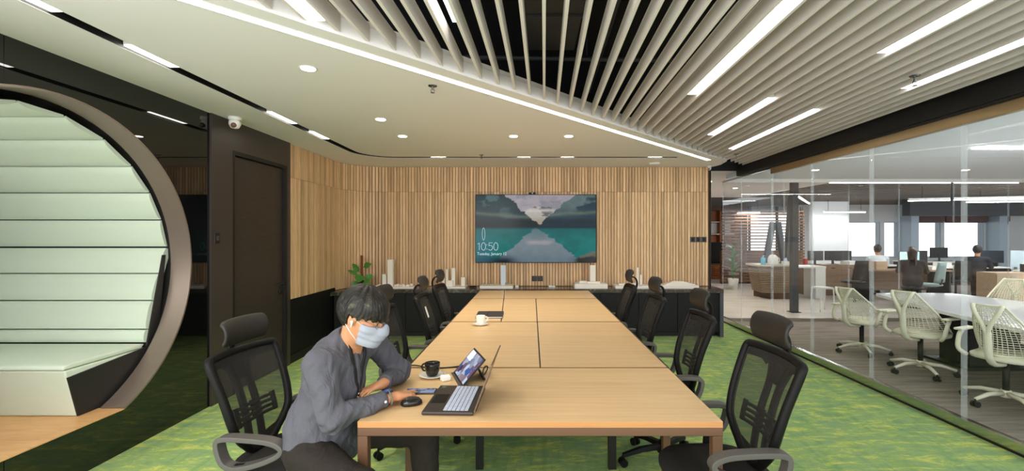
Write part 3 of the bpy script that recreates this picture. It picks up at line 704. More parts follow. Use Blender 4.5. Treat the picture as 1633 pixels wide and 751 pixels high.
# corridor end: media cabinet, wooden curved base, plant, shelf
cb = empty('curved_wood_bench', (6.75, 16.6, 0), 0, 'orange brown bench of stacked curved planks at the corridor end', 'bench')
m_orange = wood('orange_brown_plank', rgb(150, 86, 48), rgb(190, 118, 70), (0.6, 20, 20), 0.45)
for i in range(7):
    MB().prism([(-0.75+0.03*i, -0.12+0.02*i), (-0.2, -0.28+0.02*i), (0.75, -0.30+0.02*i), (0.75, 0.3), (-0.75+0.03*i, 0.3)], 0.02+i*0.07, 0.02+i*0.07+0.055).build('plank', m_orange, cb)
MB().box(-0.6, 0.7, -0.1, 0.26, 0.0, 0.52).build('core', m_wall_back, cb)
r = empty('black_sofa', (6.75, 17.6, 0), 0, 'black high-backed sofa behind the curved plank bench', 'sofa')
MB().box(-0.8, 0.8, -0.4, 0.4, 0.12, 0.5).build('seat', m_seat, r, bevel=0.04); MB().box(-0.8, 0.8, 0.24, 0.44, 0.5, 1.3).build('backrest', m_seat, r, bevel=0.04)
for sx in (-0.9, 0.9): MB().box(sx-0.1, sx+0.1, -0.4, 0.44, 0.12, 0.75).build('armrest', m_seat, r, bevel=0.04)
for sx in (-0.8, 0.8):
    for sy in (-0.33, 0.36): MB().cyl((sx, sy, 0), (sx, sy, 0.12), 0.03, n=8).build('leg', m_black, r)
r = empty('wood_shelf_unit', (7.6, 18.9, 0), 0, 'brown wood shelving with white bays at the corridor end', 'shelf')
MB().box(-1.2, 0.8, 0.3, 0.36, 0, 2.6).build('back_panel', m_orange, r)
for i, xx in enumerate((-1.2, -0.5, 0.15, 0.76)): MB().box(xx, xx+0.06, 0, 0.3, 0, 2.6).build('upright', m_orange, r)
for z in (0.6, 1.1, 1.6, 2.1): MB().box(-1.14, 0.76, 0.01, 0.3, z, z+0.04).build('shelf', m_white, r)
MB().box(-1.1, 0.7, 0.29, 0.298, 1.66, 2.08).build('bay_back', m_white, r)
pl_ = empty('potted_plant', (5.88, 13.4, 0), 0, 'green potted plant beside the slatted screen', 'plant')
MB().lathe([(0.11, 0), (0.15, 0.3), (0.14, 0.31), (0.13, 0.28)], n=14).build('pot', m_white, pl_, True)
def leaf(mb, base, d, up, L, W):
    d = Vector(d).normalized(); s = d.cross(Vector(up)).normalized(); u = s.cross(d)
    ps = [(0, 0.12, 0), (0.25, 0.8, 0.03), (0.55, 1, 0.02), (0.85, 0.5, -0.06), (1, 0.03, -0.14)]
    vs = []; B0 = Vector(base)
    for t, w_, z in ps:
        for k in (-1, 0, 1): vs.append(B0 + d*(t*L) + s*(k*w_*W/2) + u*(z*L + (0.10*W if k else 0)*w_))
    mb.add(vs, [(i*3+j, i*3+j+1, i*3+j+4, i*3+j+3) for i in range(4) for j in (0, 1)])
for i in range(16):
    mb = MB(); a = i*2.4; z = 0.5+0.05*i
    mb.tube([(0, 0, 0.28), (0.05*math.cos(a), 0.05*math.sin(a), z)], 0.008, 5)
    leaf(mb, (0.05*math.cos(a), 0.05*math.sin(a), z), (math.cos(a), math.sin(a), 0.5), (0, 0, 1), 0.32, 0.15); mb.build('leaf', m_leaf, pl_, True)
# office desks, cabinets, monitors
m_deskbrown = wood('office_desk_brown', rgb(120, 96, 76), rgb(150, 122, 98), (0.7, 10, 10), 0.5)
m_tan = wood('tan_cabinet', rgb(166, 138, 110), rgb(190, 162, 132), (0.7, 10, 10), 0.5)
m_screen_dark = mat('dark_screen', rgb(32, 38, 46), 0.2)
m_screen_map = mat('lit_map_screen', rgb(150, 186, 180), 0.3, emit=0.55, emit_col=rgb(150, 190, 180))
x_ = N(m_screen_map); c_ = x_.ramp(x_.noise(x_.coords((1, 1, 1)), 6, 5), [(0.35, rgb(120, 170, 200)), (0.5, rgb(190, 205, 190)), (0.65, rgb(120, 170, 130))]); x_.l(c_, x_.b.inputs['Emission Color'])
def desk(x, y, wx, dy, label, h=0.74, top=None):
    r = empty('office_desk', (x, y, 0), 0, label, 'desk', 'desks in the open office')
    MB().box(-wx/2, wx/2, -dy/2, dy/2, h-0.03, h).build('desktop', top or m_white, r)
    for sx in (-1, 1): MB().box(sx*(wx/2-0.03)-0.02, sx*(wx/2-0.03)+0.02, -dy/2+0.03, dy/2-0.03, 0, h-0.03).build('leg', m_black, r)
    MB().box(-wx/2+0.06, wx/2-0.06, dy/2-0.08, dy/2-0.05, 0.2, h-0.03).build('modesty_panel', m_deskbrown, r)
    return r
desk(9.0, 11.2, 1.9, 0.7, 'brown fronted office desk behind the row of ivory chairs', top=m_deskbrown)
desk(11.3, 12.3, 2.4, 0.75, 'white office desk of the worker in black')
desk(12.6, 10.7, 2.0, 0.75, 'white office desk behind the tan cabinet')
desk(9.35, 13.0, 1.9, 0.7, 'white office desk of the worker in the white shirt')
desk(13.4, 14.9, 2.8, 0.75, 'white office desk in front of the office windows')
def monitor(x, y, z, rz, label, m=None, s=0.56):
    r = empty('monitor', (x, y, z), rz, label, 'monitor', 'monitors in the open office')
    MB().box(-s/2, s/2, 0, 0.025, 0.10, 0.10+s*0.58).build('casing', m_black, r, bevel=0.004)
    MB().box(-s/2+0.012, s/2-0.012, -0.003, 0.0, 0.112, 0.088+s*0.58).build('screen', m or m_screen_dark, r)
    MB().box(-0.03, 0.03, 0.026, 0.04, 0.0, 0.25).build('stand', m_black, r); MB().box(-0.11, 0.11, -0.06, 0.10, 0.0, 0.01).build('foot', m_black, r)
monitor(9.3, 11.3, 0.74, 0.15, 'monitor showing a pale green map on the brown fronted desk', m_screen_map, 0.58)
monitor(10.2, 12.15, 0.74, PI+0.1, 'monitor seen from behind left of the black clad worker', None, 0.56)
monitor(12.2, 12.2, 0.74, -0.3, 'dark monitor facing the worker in black', None, 0.56)
monitor(12.7, 10.8, 0.74, 0.2, 'dark monitor on the desk behind the tan cabinet', None, 0.6)
monitor(8.9, 13.1, 0.74, 0.1, 'dark monitor left on the white shirted worker\'s desk', None, 0.5)
monitor(13.2, 14.9, 0.74, PI, 'monitor seen from behind in front of the windows', None, 0.58)
def low_cabinet(x, y, wx, dy, h, label, m, nd=3):
    r = empty('low_cabinet', (x, y, 0), 0, label, 'cabinet', 'low cabinets in the open office')
    MB().box(-wx/2, wx/2, -dy/2, dy/2, 0.0, h).build('body', m, r)
    for i in range(nd):
        dd = MB().box(-wx/2+i*wx/nd+0.006, -wx/2+(i+1)*wx/nd-0.006, -dy/2-0.018, -dy/2-0.001, 0.05, h-0.03).build('door', m, r)
        MB().box(-wx/2+(i+0.5)*wx/nd-0.05, -wx/2+(i+0.5)*wx/nd+0.05, -dy/2-0.03, -dy/2-0.018, h-0.09, h-0.075).build('handle', m_chrome, dd)
low_cabinet(7.85, 12.2, 1.3, 0.45, 0.80, 'brown low cabinet with dark monitors behind the white stool', m_deskbrown)
low_cabinet(9.85, 9.3, 1.3, 0.4, 0.82, 'tan wood cabinet just behind the glass meeting room wall', m_tan, 2)
monitor(7.55, 12.2, 0.80, 0.1, 'dark monitor left on the brown low cabinet', None, 0.44)
monitor(8.05, 12.25, 0.80, -0.1, 'dark monitor right on the brown low cabinet', None, 0.44)
r = empty('paper_tray', (11.6, 10.7, 0.74), 0.3, 'tilted white document holder behind the tan cabinet', 'tray')
MB().prism([(-0.2, 0), (0.2, 0), (0.2, 0.03), (-0.14, 0.26), (-0.2, 0.26)], -0.01, 0.01, 'y').build('sheet', m_white, r); MB().box(-0.2, 0.2, 0.012, 0.12, 0, 0.02).build('base', m_white, r)
def task_chair(x, y, rz, label, m):
    r = empty('task_chair', (x, y, 0), rz, label, 'chair', 'task chairs in the open office')
    MB().lathe([(0.16, 0.42), (0.23, 0.44), (0.23, 0.47), (0.15, 0.49)], n=16, exp=0.7).build('seat', m, r, True)
    MB().grid(lambda u, v: (-0.22-0.06*v-0.0*u+0.12*(u-0.5)**2, (u-0.5)*(0.42-0.1*v), 0.52+0.45*v), 6, 5).build('backrest', m, r, True, thick=0.03)
    MB().tube([(-0.02, 0, 0.42), (-0.2, 0, 0.42), (-0.25, 0, 0.6)], 0.02, 6).build('spine', m_black, r, True); MB().cyl((0, 0, 0.1), (0, 0, 0.42), 0.025, n=8).build('column', m_black, r)
    for k in range(5):
        a = k*2*PI/5; lg = MB().tube([(0.0, 0, 0.1), (0.28*math.cos(a), 0.28*math.sin(a), 0.07)], [0.022, 0.014], 6).build('leg', m_black, r)
        MB().cyl((0.28*math.cos(a), 0.28*math.sin(a)-0.02, 0.03), (0.28*math.cos(a), 0.28*math.sin(a)+0.02, 0.03), 0.03, n=8).build('caster', m_black, lg)
m_greychair = mat('grey_green_mesh', rgb(140, 160, 158), 0.7)
task_chair(8.95, 10.35, 2.0, 'grey green task chair tipped toward the brown fronted desk', m_greychair)
task_chair(10.2, 11.05, 1.4, 'black task chair behind the ivory chairs', m_chair)
task_chair(7.7, 11.0, 1.7, 'black task chair by the brown low cabinet', m_chair)

def clutter(name, x, y, z, dims, m, label, cat):
    r = empty(name, (x, y, z), 0.2*math.sin(x*7), label, cat, 'small things on the office desks'); a, b_, c_ = dims
    MB().box(-a/2, a/2, -b_/2, b_/2, 0, c_).build('body', m, r, bevel=0.003)
    MB().box(-a/2+0.01, a/2-0.01, -b_/2+0.01, b_/2-0.01, c_+0.0005, c_+0.004).build('top_sheet', m_white, r)
m_pink = mat('pink_card', rgb(214, 70, 120), 0.6); m_redc = mat('red_card', rgb(190, 50, 50), 0.6); m_greenc = mat('green_card', rgb(60, 150, 90), 0.5)
for nm, x_, y_, z_, dm, mm, lb, ct_ in [
    ('file_box', 9.85, 12.95, 0.741, (0.16, 0.2, 0.16), m_pink, 'pink file box on the far desk by the white shirted worker', 'box'),
    ('file_box', 7.27, 12.2, 0.801, (0.07, 0.1, 0.15), m_redc, 'red file box at the reception end of the brown cabinet', 'box'),
    ('paper_stack', 8.40, 12.15, 0.801, (0.24, 0.3, 0.09), m_white, 'white paper stack at the window end of the brown cabinet', 'papers'),
    ('paper_stack', 9.75, 11.15, 0.741, (0.24, 0.3, 0.07), m_white, 'white paper stack beside the map monitor', 'papers'),
    ('file_box', 8.45, 11.2, 0.741, (0.3, 0.22, 0.2), m_tan, 'tan file box on the wall end of the brown fronted desk', 'box'),
    ('file_box', 12.1, 10.8, 0.741, (0.14, 0.14, 0.22), m_greenc, 'green tall box on the desk behind the tan cabinet', 'box'),
    ('paper_stack', 13.2, 10.7, 0.741, (0.24, 0.3, 0.12), m_white, 'white paper stack on the desk behind the tan cabinet', 'papers'),
    ('printer', 10.25, 9.3, 0.821, (0.4, 0.32, 0.16), m_duct, 'dark printer standing on the tan cabinet', 'printer'),
    ('paper_stack', 11.0, 12.3, 0.741, (0.24, 0.3, 0.10), m_white, 'white paper stack before the worker in black', 'papers')]: clutter(nm, x_, y_, z_, dm, mm, lb, ct_)
r = empty('desk_divider', (12.6, 11.12, 0.74), 0, 'frosted glass desk divider behind the tan cabinet', 'divider')
MB().box(-1.0, 1.0, -0.006, 0.006, 0.01, 0.46).build('pane', see_through('frosted_divider_glass', rgb(214, 232, 240), 0.45, 0.3)[0], r)
for sx in (-0.9, 0.9): MB().box(sx-0.03, sx+0.03, -0.03, 0.03, 0, 0.06).build('clamp', m_chrome, r)
for (x_, y_, lb) in ((4.48, 7.25, 'round downlight in the meeting room ceiling above the far ivory chair'), (6.85, 7.25, 'round downlight in the meeting room ceiling over the table\'s far end')):
    c_ = copy_tree(proto); c_.location = (x_, y_, 2.60); c_['label'] = lb; c_['group'] = 'meeting room lamps'
bar_lamp('ceiling_light_line', (5.6, 9.62), (10.2, 9.62), 0.014, 2.665, 2.69, m_office_lamp, 'thin straight light line on the office ceiling just past the meeting room', 'light', 'office lamps')

# ================================================================== MEETING ROOM FURNITURE
def bez_table():
    mt = empty('meeting_table', (5.45, 4.6, 0), 0, 'white polished boat shaped meeting table behind the glass', 'table')
    pts = smooth_path([(-1.35, -2.4, 0), (-1.2, -1.0, 0), (-0.95, 0.4, 0), (-0.60, 1.75, 0), (-0.42, 1.98, 0), (0.42, 1.98, 0), (0.60, 1.75, 0), (0.80, 0.4, 0), (0.95, -1.0, 0), (1.0, -2.4, 0)], 5)
    MB().prism([(p.x, p.y) for p in pts], 0.70, 0.74).build('tabletop', mat('white_polished_stone', rgb(238, 240, 242), 0.08, spec=0.6), mt, bevel=0.005)
    for yy in (-1.4, 1.0): MB().box(-0.3, 0.3, yy-0.2, yy+0.2, 0.03, 0.70).build('leg', m_black, mt)
    for yy in (-1.4, 1.0): MB().box(-0.42, 0.42, yy-0.3, yy+0.3, 0.0, 0.03).build('foot', m_black, mt)
bez_table()
def ivory_chair(label):
    r = empty('ivory_mesh_chair', (0, 0, 0), 0, label, 'chair', 'ivory lattice back chairs in the meeting room')
    # backrest membrane: wide and deep at the seat, narrow at the top
    def P(u, v):   # u across, v up
        wz = 0.47*(1-v)**1.0+0.20*v + 0.05*math.sin(PI*v)
        yy = (u-0.5)*wz; z = 0.50+0.47*v
        xx = -0.20-0.13*v+0.05*math.sin(PI*v) + (0.30*(1-v)**1.6+0.03)*(2*abs(u-0.5))**2
        return (xx, yy, z)
    nu, nv = 15, 22
    me = MB().grid(P, nu, nv)
    o = me.build('lattice_back', m_sayl, r, True)
    md = o.modifiers.new('w', 'WIREFRAME'); md.thickness = 0.0095; md.use_even_offset = False; md.use_replace = True
    edge = [P(0, v/14) for v in range(15)] + [P(u/6, 1) for u in range(1, 7)] + [P(1, 1-v/14) for v in range(1, 15)] + [P(1-u/8, 0) for u in range(1, 8)]
    MB().tube(edge, 0.011, 6, closed=True).build('back_rim', m_sayl, r, True)
    tw = MB(); tw.tube(smooth_path([(-0.06, 0, 0.40), (-0.22, 0, 0.42), (-0.31, 0, 0.50), (-0.335, 0, 0.66), (-0.345, 0, 0.74)], 4), [0.032]*16+[0.024], 8, flat=0.7)
    for s in (-1, 1): tw.tube(smooth_path([(-0.343, 0, 0.70), (-0.36, s*0.03, 0.80), (-0.36, s*0.085, 0.92), (-0.335, s*0.10, 0.975)], 4), 0.019, 8)
    tw.build('y_tower', m_sayl, r, True)
    MB().lathe([(0.17, 0.43), (0.235, 0.445), (0.24, 0.475), (0.20, 0.50), (0.10, 0.505)], (0.03, 0, 0), 24, 1.0, 1.0, 0.7).build('seat', m_sayl, r, True)
    for s in (-1, 1):
        MB().tube(smooth_path([(-0.10, s*0.24, 0.44), (-0.14, s*0.29, 0.50), (-0.10, s*0.30, 0.62), (-0.06, s*0.295, 0.665)], 4), 0.020, 8).build('arm_post', m_sayl, r, True)
        MB().box(-0.14, 0.12, s*0.295-0.035, s*0.295+0.035, 0.672, 0.695).build('arm_pad', m_sayl, r, bevel=0.008)
    MB().cyl((0, 0, 0.12), (0, 0, 0.43), 0.026, n=12).build('column', m_black, r, True)
    MB().cyl((0, 0, 0.085), (0, 0, 0.15), 0.045, 0.038, 12).build('hub', m_sayl, r, True)
    for k in range(5):
        a = 2*PI*k/5+0.3; ca, sa = math.cos(a), math.sin(a)
        lg = MB().tube([(0.03*ca, 0.03*sa, 0.12), (0.18*ca, 0.18*sa, 0.115), (0.31*ca, 0.31*sa, 0.075)], [0.024, 0.02, 0.015], 8).build('leg', m_sayl, r, True)
        cw = MB(); 
        for q in (-0.018, 0.018): cw.cyl((0.31*ca-sa*(q-0.009), 0.31*sa+ca*(q-0.009), 0.028), (0.31*ca-sa*(q+0.009), 0.31*sa+ca*(q+0.009), 0.028), 0.028, n=10)
        cw.cyl((0.31*ca, 0.31*sa, 0.03), (0.31*ca, 0.31*sa, 0.075), 0.008, n=6)
        cw.build('caster', m_black, lg)
    return r
ic = ivory_chair('ivory lattice back chair nearest the camera behind the glass')
ic.scale.z = 0.97; ic.location = (4.36, 4.22, 0); ic.rotation_euler.z = 0.42
for loc, rz, lb in [((4.42, 5.22, 0), 0.40, 'ivory lattice back chair in the middle of the row behind the glass'),
                    ((4.42, 6.15, 0), 0.34, 'ivory lattice back chair at the far end of the row behind the glass'),
                    ((6.55, 6.35, 0), PI+0.5, 'ivory lattice back chair across the white table, facing the glass')]:
    c_ = copy_tree(ic); c_.location = loc; c_.rotation_euler.z = rz; c_['label'] = lb; c_.scale.z = 0.90 if loc[1] == 6.15 else 0.97

# ================================================================== CONFERENCE TABLE (eight desks pushed together)
def desk_unit(poly, label, z1=0.7513, gap=0.0, legs=None):
    cx = sum(p[0] for p in poly)/len(poly); cy = sum(p[1] for p in poly)/len(poly)
    r = empty('desk_table', (cx, cy, 0), 0, label, 'table', 'desks forming the conference table')
    lp = [(a-cx, b_-cy) for a, b_ in poly]
    MB().prism(lp, z1-0.028, z1).build('tabletop', m_table, r, bevel=0.0015, seg=1)
    x0, x1 = min(p[0] for p in lp), max(p[0] for p in lp); y0, y1 = min(p[1] for p in lp), max(p[1] for p in lp)
    ms = m_desk_steel if legs == 'front' else m_desk_dark
    zt = z1-0.029; zb = zt-0.036
    f = MB()
    MB().box(x0+0.001, x1-0.001, y0-0.0012, y0-0.0002, z1-0.0275, z1-0.001).build('edge_band', m_table_edge, r)
    if legs != 'front':
        if min(p[0] for p in poly) < -0.7: MB().box(x0-0.014, x0-0.0005, y0, y1, z1-0.03, z1-0.004).build('edge_trim', m_desk_dark, r)
        if max(p[0] for p in poly) > 0.7: MB().box(x1+0.0005, x1+0.014, y0, y1, z1-0.03, z1-0.004).build('edge_trim', m_desk_dark, r)
    if cy > 2.6: MB().box(x0, x1, y0-gap, y0-0.0005, z1-0.028, z1-0.003).build('seam_strip', m_desk_dark, r)
    if cy > 2.6 and x0+cx > 0: MB().box(x0-0.0085, x0-0.0005, y0, y1, z1-0.028, z1-0.004).build('seam_strip', m_desk_dark, r)
    if legs == 'front':
        f.box(x0, x1, y0, y0+0.04, zb, zt); f.box(x0, x1, y1-0.044, y1-0.004, zb, zt); f.box(x0, x0+0.04, y0+0.04, y1-0.044, zb, zt); f.box(x1-0.04, x1, y0+0.04, y1-0.044, zb, zt)
        f.build('frame', ms, r, bevel=0.002, seg=1)
        for sx, sy in ((x0, y0), (x1-0.044, y0), (x0, y1-0.05), (x1-0.044, y1-0.05)): MB().box(sx, sx+0.044, sy, sy+0.044, 0, zb-0.0005).build('leg', ms, r, bevel=0.002, seg=1)
    else:
        ins = 0.03
        f.box(x0+ins, x1-ins, y0+ins, y0+ins+0.04, zb, zt); f.box(x0+ins, x1-ins, y1-ins-0.04, y1-ins, zb, zt); f.box(x0+ins, x0+ins+0.04, y0+ins+0.04, y1-ins-0.04, zb, zt); f.box(x1-ins-0.04, x1-ins, y0+ins+0.04, y1-ins-0.04, zb, zt)
        f.build('frame', ms, r)
        for lx in legs or []:
            for ly in (y0+0.25, y1-0.3): MB().box(lx-cx-0.025, lx-cx+0.025, ly-0.025, ly+0.025, 0.0, zb-0.0005).build('leg', ms, r)
    return r
TX0, TX1 = -0.763, 0.837; g = 0.003
g = 0.0045
desk_unit([(TX0, 2.009), (TX1, 2.009), (TX1, 2.818), (TX0, 2.818)], 'front desk of the conference table with brown steel frame, holding the laptop', legs='front')
ym = 0.0525
desk_unit([(TX0, 2.842), (ym-g, 2.842), (ym-g, 4.316), (TX0, 4.316)], 'long desk in the second row carrying the white cup', gap=0.022, legs=[-0.35])
desk_unit([(ym+g, 2.842), (TX1, 2.842), (TX1, 4.316), (ym+g, 4.316)], 'empty long desk in the second row by the glass side', gap=0.022, legs=[0.54])
desk_unit([(TX0, 4.352), (-0.29-g, 4.352), (-0.36-g, 5.905), (TX0, 5.905)], 'narrow desk in the third row with the dark notebook', gap=0.034, legs=[-0.55])
desk_unit([(-0.29+g, 4.352), (ym-g, 4.352), (ym-g, 5.905), (-0.36+g, 5.905)], 'slim middle desk in the third row', gap=0.034, legs=[-0.12])
desk_unit([(ym+g, 4.352), (TX1, 4.352), (TX1, 5.905), (ym+g, 5.905)], 'empty desk in the third row by the glass side', gap=0.034, legs=[0.44])
desk_unit([(TX0, 5.948), (-0.36-g, 5.948), (-0.405-g, 6.80), (TX0, 6.80)], 'small end desk against the marble counter, wall side', gap=0.041, legs=[-0.58])
desk_unit([(-0.36+g, 5.948), (TX1, 5.948), (TX1, 6.80), (-0.405+g, 6.80)], 'wide end desk against the marble counter', gap=0.041, legs=[0.2])

# ================================================================== BLACK MESH OFFICE CHAIRS  (local +X is the way the sitter faces)
def bx(z):   # centre line of the backrest
    pts = [(0.49, -0.150), (0.58, -0.162), (0.68, -0.178), (0.80, -0.212), (0.90, -0.250), (1.02, -0.298)]
    for (za, xa), (zb_, xb) in zip(pts[:-1], pts[1:]):
        if z <= zb_: return xa+(xb-xa)*(z-za)/(zb_-za)
    return pts[-1][1]
def bw(z):   # half width
    pts = [(0.515, 0.075), (0.56, 0.125), (0.60, 0.165), (0.66, 0.203), (0.74, 0.219), (0.85, 0.228), (0.96, 0.236), (1.005, 0.232)]
    if z <= pts[0][0]: return pts[0][1]
    for (za, xa), (zb_, xb) in zip(pts[:-1], pts[1:]):
        if z <= zb_: return xa+(xb-xa)*(z-za)/(zb_-za)
    return pts[-1][1]
def bp_(y, z): return Vector((bx(z)+0.75*y*y, y, z))
def office_chair(label):
    r = empty('office_chair', (0, 0, 0), 0, label, 'chair', 'black mesh office chairs around the conference table')
    MB().lathe([(0.16, 0.405), (0.225, 0.42), (0.242, 0.445), (0.242, 0.465), (0.225, 0.487), (0.16, 0.497), (0.05, 0.499)], (0.02, 0, 0), 36, 1.0, 1.0, 0.62).build('seat', m_seat, r, True)
    MB().box(-0.12, 0.12, -0.09, 0.09, 0.355, 0.404).build('mechanism', m_chair, r, bevel=0.01)
    # backrest frame
    zs = [0.515, 0.56, 0.60, 0.66, 0.74, 0.82, 0.90, 0.97]
    out = [bp_(bw(z), z) for z in zs] + [bp_(0.232, 0.998), bp_(0.215, 1.008)] + [bp_(y, 1.010) for y in (0.12, 0, -0.12)] + [bp_(-0.215, 1.008), bp_(-0.232, 0.998)] + [bp_(-bw(z), z) for z in reversed(zs)] + [bp_(0, 0.500)]
    prof = [(-0.015, -0.009), (0.015, -0.009), (0.019, 0), (0.015, 0.009), (-0.015, 0.009), (-0.019, 0)]
    sp = smooth_path(out, 3, True)
    fr = MB().tube(sp, 0.0205, 8, closed=True)
    fr.grid(lambda u, v: bp_((u-0.5)*2*0.225, 0.952+0.055*v) + Vector((-0.010, 0, 0)), 10, 2)
    # broad lower lobes and top rail of the frame
    fr.grid(lambda u, v: bp_((u-0.5)*2*(bw(0.515+0.085*v)-0.004), 0.515+0.075*v*(1-0.5*(1-abs(2*u-1)))) + Vector((-0.006, 0, 0)), 10, 3)
    fr.build('backrest_frame', m_chair, r, True)
    MB().grid(lambda u, v: bp_((u-0.5)*2*bw(0.53+0.475*v), 0.53+0.475*v) + Vector((0.004, 0, 0)), 14, 18).build('mesh_panel', m_mesh, r, True)
    # spine: two uprights spreading into gussets at the top
    spn = MB()
    for s in (-1, 1):
        pts = [bp_(s*0.045, z)+Vector((-0.028, 0, 0)) for z in (0.50, 0.62, 0.74, 0.86)] + [bp_(s*0.068, 0.94)+Vector((-0.026, 0, 0)), bp_(s*0.088, 1.0)+Vector((-0.016, 0, 0))]
        spn.sweep(smooth_path(pts, 3), [(-0.019, -0.008), (0.019, -0.008), (0.019, 0.008), (-0.019, 0.008)], up=(1, 0, 0.15))
        spn.add([bp_(s*0.10, 0.93)+Vector((-0.02, 0, 0)), bp_(s*0.21, 1.0)+Vector((-0.012, 0, 0)), bp_(s*0.06, 1.0)+Vector((-0.014, 0, 0)), bp_(s*0.06, 0.955)+Vector((-0.02, 0, 0))], [(0, 1, 2, 3)])
    spn.tube(smooth_path([(0.0, 0, 0.375), (-0.13, 0, 0.38), (-0.19, 0, 0.42), (-0.185, 0, 0.53)], 4), 0.034, 8, flat=0.6)
    spn.build('spine', m_chair, r, True)
    MB().cbox(bp_(0, 0.905)+Vector((-0.024, 0, 0)), (0.018, 0.075, 0.09), Matrix.Rotation(math.radians(-20), 3, 'Y')).build('stem_bracket', m_chair, r, bevel=0.004)
    lum = MB()
    for i in range(4):
        z = 0.655+i*0.026; lum.sweep([bp_(y, z)+Vector((-0.010, 0, 0)) for y in (-0.13, -0.07, 0, 0.07, 0.13)], [(-0.007, -0.006), (0.007, -0.006), (0.007, 0.006), (-0.007, 0.006)], up=(1, 0, 0))
    for y in (-0.135, 0.0, 0.135): lum.sweep([bp_(y, z)+Vector((-0.012, 0, 0)) for z in (0.645, 0.70, 0.745)], [(-0.014, -0.006), (0.014, -0.006), (0.014, 0.006), (-0.014, 0.006)], up=(1, 0, 0))
    lum.build('lumbar_support', m_chair, r)
    # headrest: padded crescent, convex forward, curling back at the top
    def HR(u, v, off):
        y = (u-0.5)*0.315; a = math.radians(-58+135*v); c_ = Vector((-0.292, y, 1.118)); rr = 0.074+off
        ed = 1-0.10*(2*abs(u-0.5))**3
        return c_ + Vector((math.cos(a)*rr*0.72 + 0.9*y*y, 0, math.sin(a)*rr*1.12*ed))
    hb = MB(); nu, nv = 12, 10
    vs = [HR(i/nu, j/nv, 0.0) for j in range(nv+1) for i in range(nu+1)] + [HR(i/nu, j/nv, -0.030) for j in range(nv+1) for i in range(nu+1)]
    M0 = (nu+1)*(nv+1); fs = []
    for j in range(nv):
        for i in range(nu):
            a = j*(nu+1)+i; q = (a, a+1, a+nu+2, a+nu+1); fs += [q, tuple(M0+k for k in reversed(q))]
    for i in range(nu): fs += [(i, M0+i, M0+i+1, i+1), (nv*(nu+1)+i, nv*(nu+1)+i+1, M0+nv*(nu+1)+i+1, M0+nv*(nu+1)+i)]
    for j in range(nv): a = j*(nu+1); fs += [(a, a+nu+1, M0+a+nu+1, M0+a), (a+nu, M0+a+nu, M0+a+2*nu+1, a+2*nu+1)]
    hb.add(vs, fs); hb.build('headrest', m_headrest, r, True, sub=1)
    stm = MB(); stm.sweep(smooth_path([(-0.285, 0, 0.91), (-0.318, 0, 1.0), (-0.325, 0, 1.06), (-0.305, 0, 1.105), (-0.272, 0, 1.118)], 4), [(-0.019, -0.007), (0.019, -0.007), (0.019, 0.007), (-0.019, 0.007)], up=(1, 0, 0.3))
    stm.build('headrest_stem', m_chair, r, True)
    for s in (-1, 1):
        loop = smooth_path([(-0.175, 0, 0.655), (-0.145, 0, 0.682), (-0.03, 0, 0.684), (0.08, 0, 0.676), (0.135, 0, 0.652), (0.128, 0, 0.622), (0.06, 0, 0.585), (-0.03, 0, 0.555), (-0.10, 0, 0.545), (-0.15, 0, 0.572)], 4, True)
        ab = MB().sweep([p + Vector((0.015, s*0.275, -0.016)) for p in loop], [(-0.012, -0.028), (0.012, -0.028), (0.012, 0.028), (-0.012, 0.028)], True, up=(0, 1, 0))
        arm = ab.build('armrest', m_arm, r, bevel=0.004)
        MB().sweep([(-0.06, s*0.275, 0.545), (-0.05, s*0.268, 0.44), (-0.03, s*0.21, 0.40), (-0.02, s*0.10, 0.39)], [(-0.022, -0.008), (0.022, -0.008), (0.022, 0.008), (-0.022, 0.008)], up=(0, s, 0.3)).build('arm_bracket', m_chair, arm)
    MB().cyl((0, 0, 0.13), (0, 0, 0.36), 0.027, n=14).build('gas_lift', m_chair, r, True)
    MB().cyl((0, 0, 0.075), (0, 0, 0.15), 0.05, 0.036, 14).build('hub', m_chair, r, True)
    for k in range(5):
        a = 2*PI*k/5+0.2; ca, sa = math.cos(a), math.sin(a)
        lg = MB().sweep([(0.03*ca, 0.03*sa, 0.115), (0.17*ca, 0.17*sa, 0.105), (0.30*ca, 0.30*sa, 0.075)], [(-0.022, -0.014), (0.022, -0.014), (0.016, 0.014), (-0.016, 0.014)], scale=[1.1, 1.0, 0.75], up=(0, 0, 1)).build('leg', m_chair, r)
        cw = MB()
        for q in (-0.017, 0.017): cw.cyl((0.30*ca-sa*(q-0.009), 0.30*sa+ca*(q-0.009), 0.027), (0.30*ca-sa*(q+0.009), 0.30*sa+ca*(q+0.009), 0.027), 0.027, n=12)
        cw.cyl((0.30*ca, 0.30*sa, 0.03), (0.30*ca, 0.30*sa, 0.075), 0.008, n=8); cw.build('caster', m_chair, lg)
    return r
oc = office_chair('black mesh office chair empty at the near end of the glass side')
oc.location = (0.885, 2.16, 0); oc.rotation_euler.z = PI+0.03
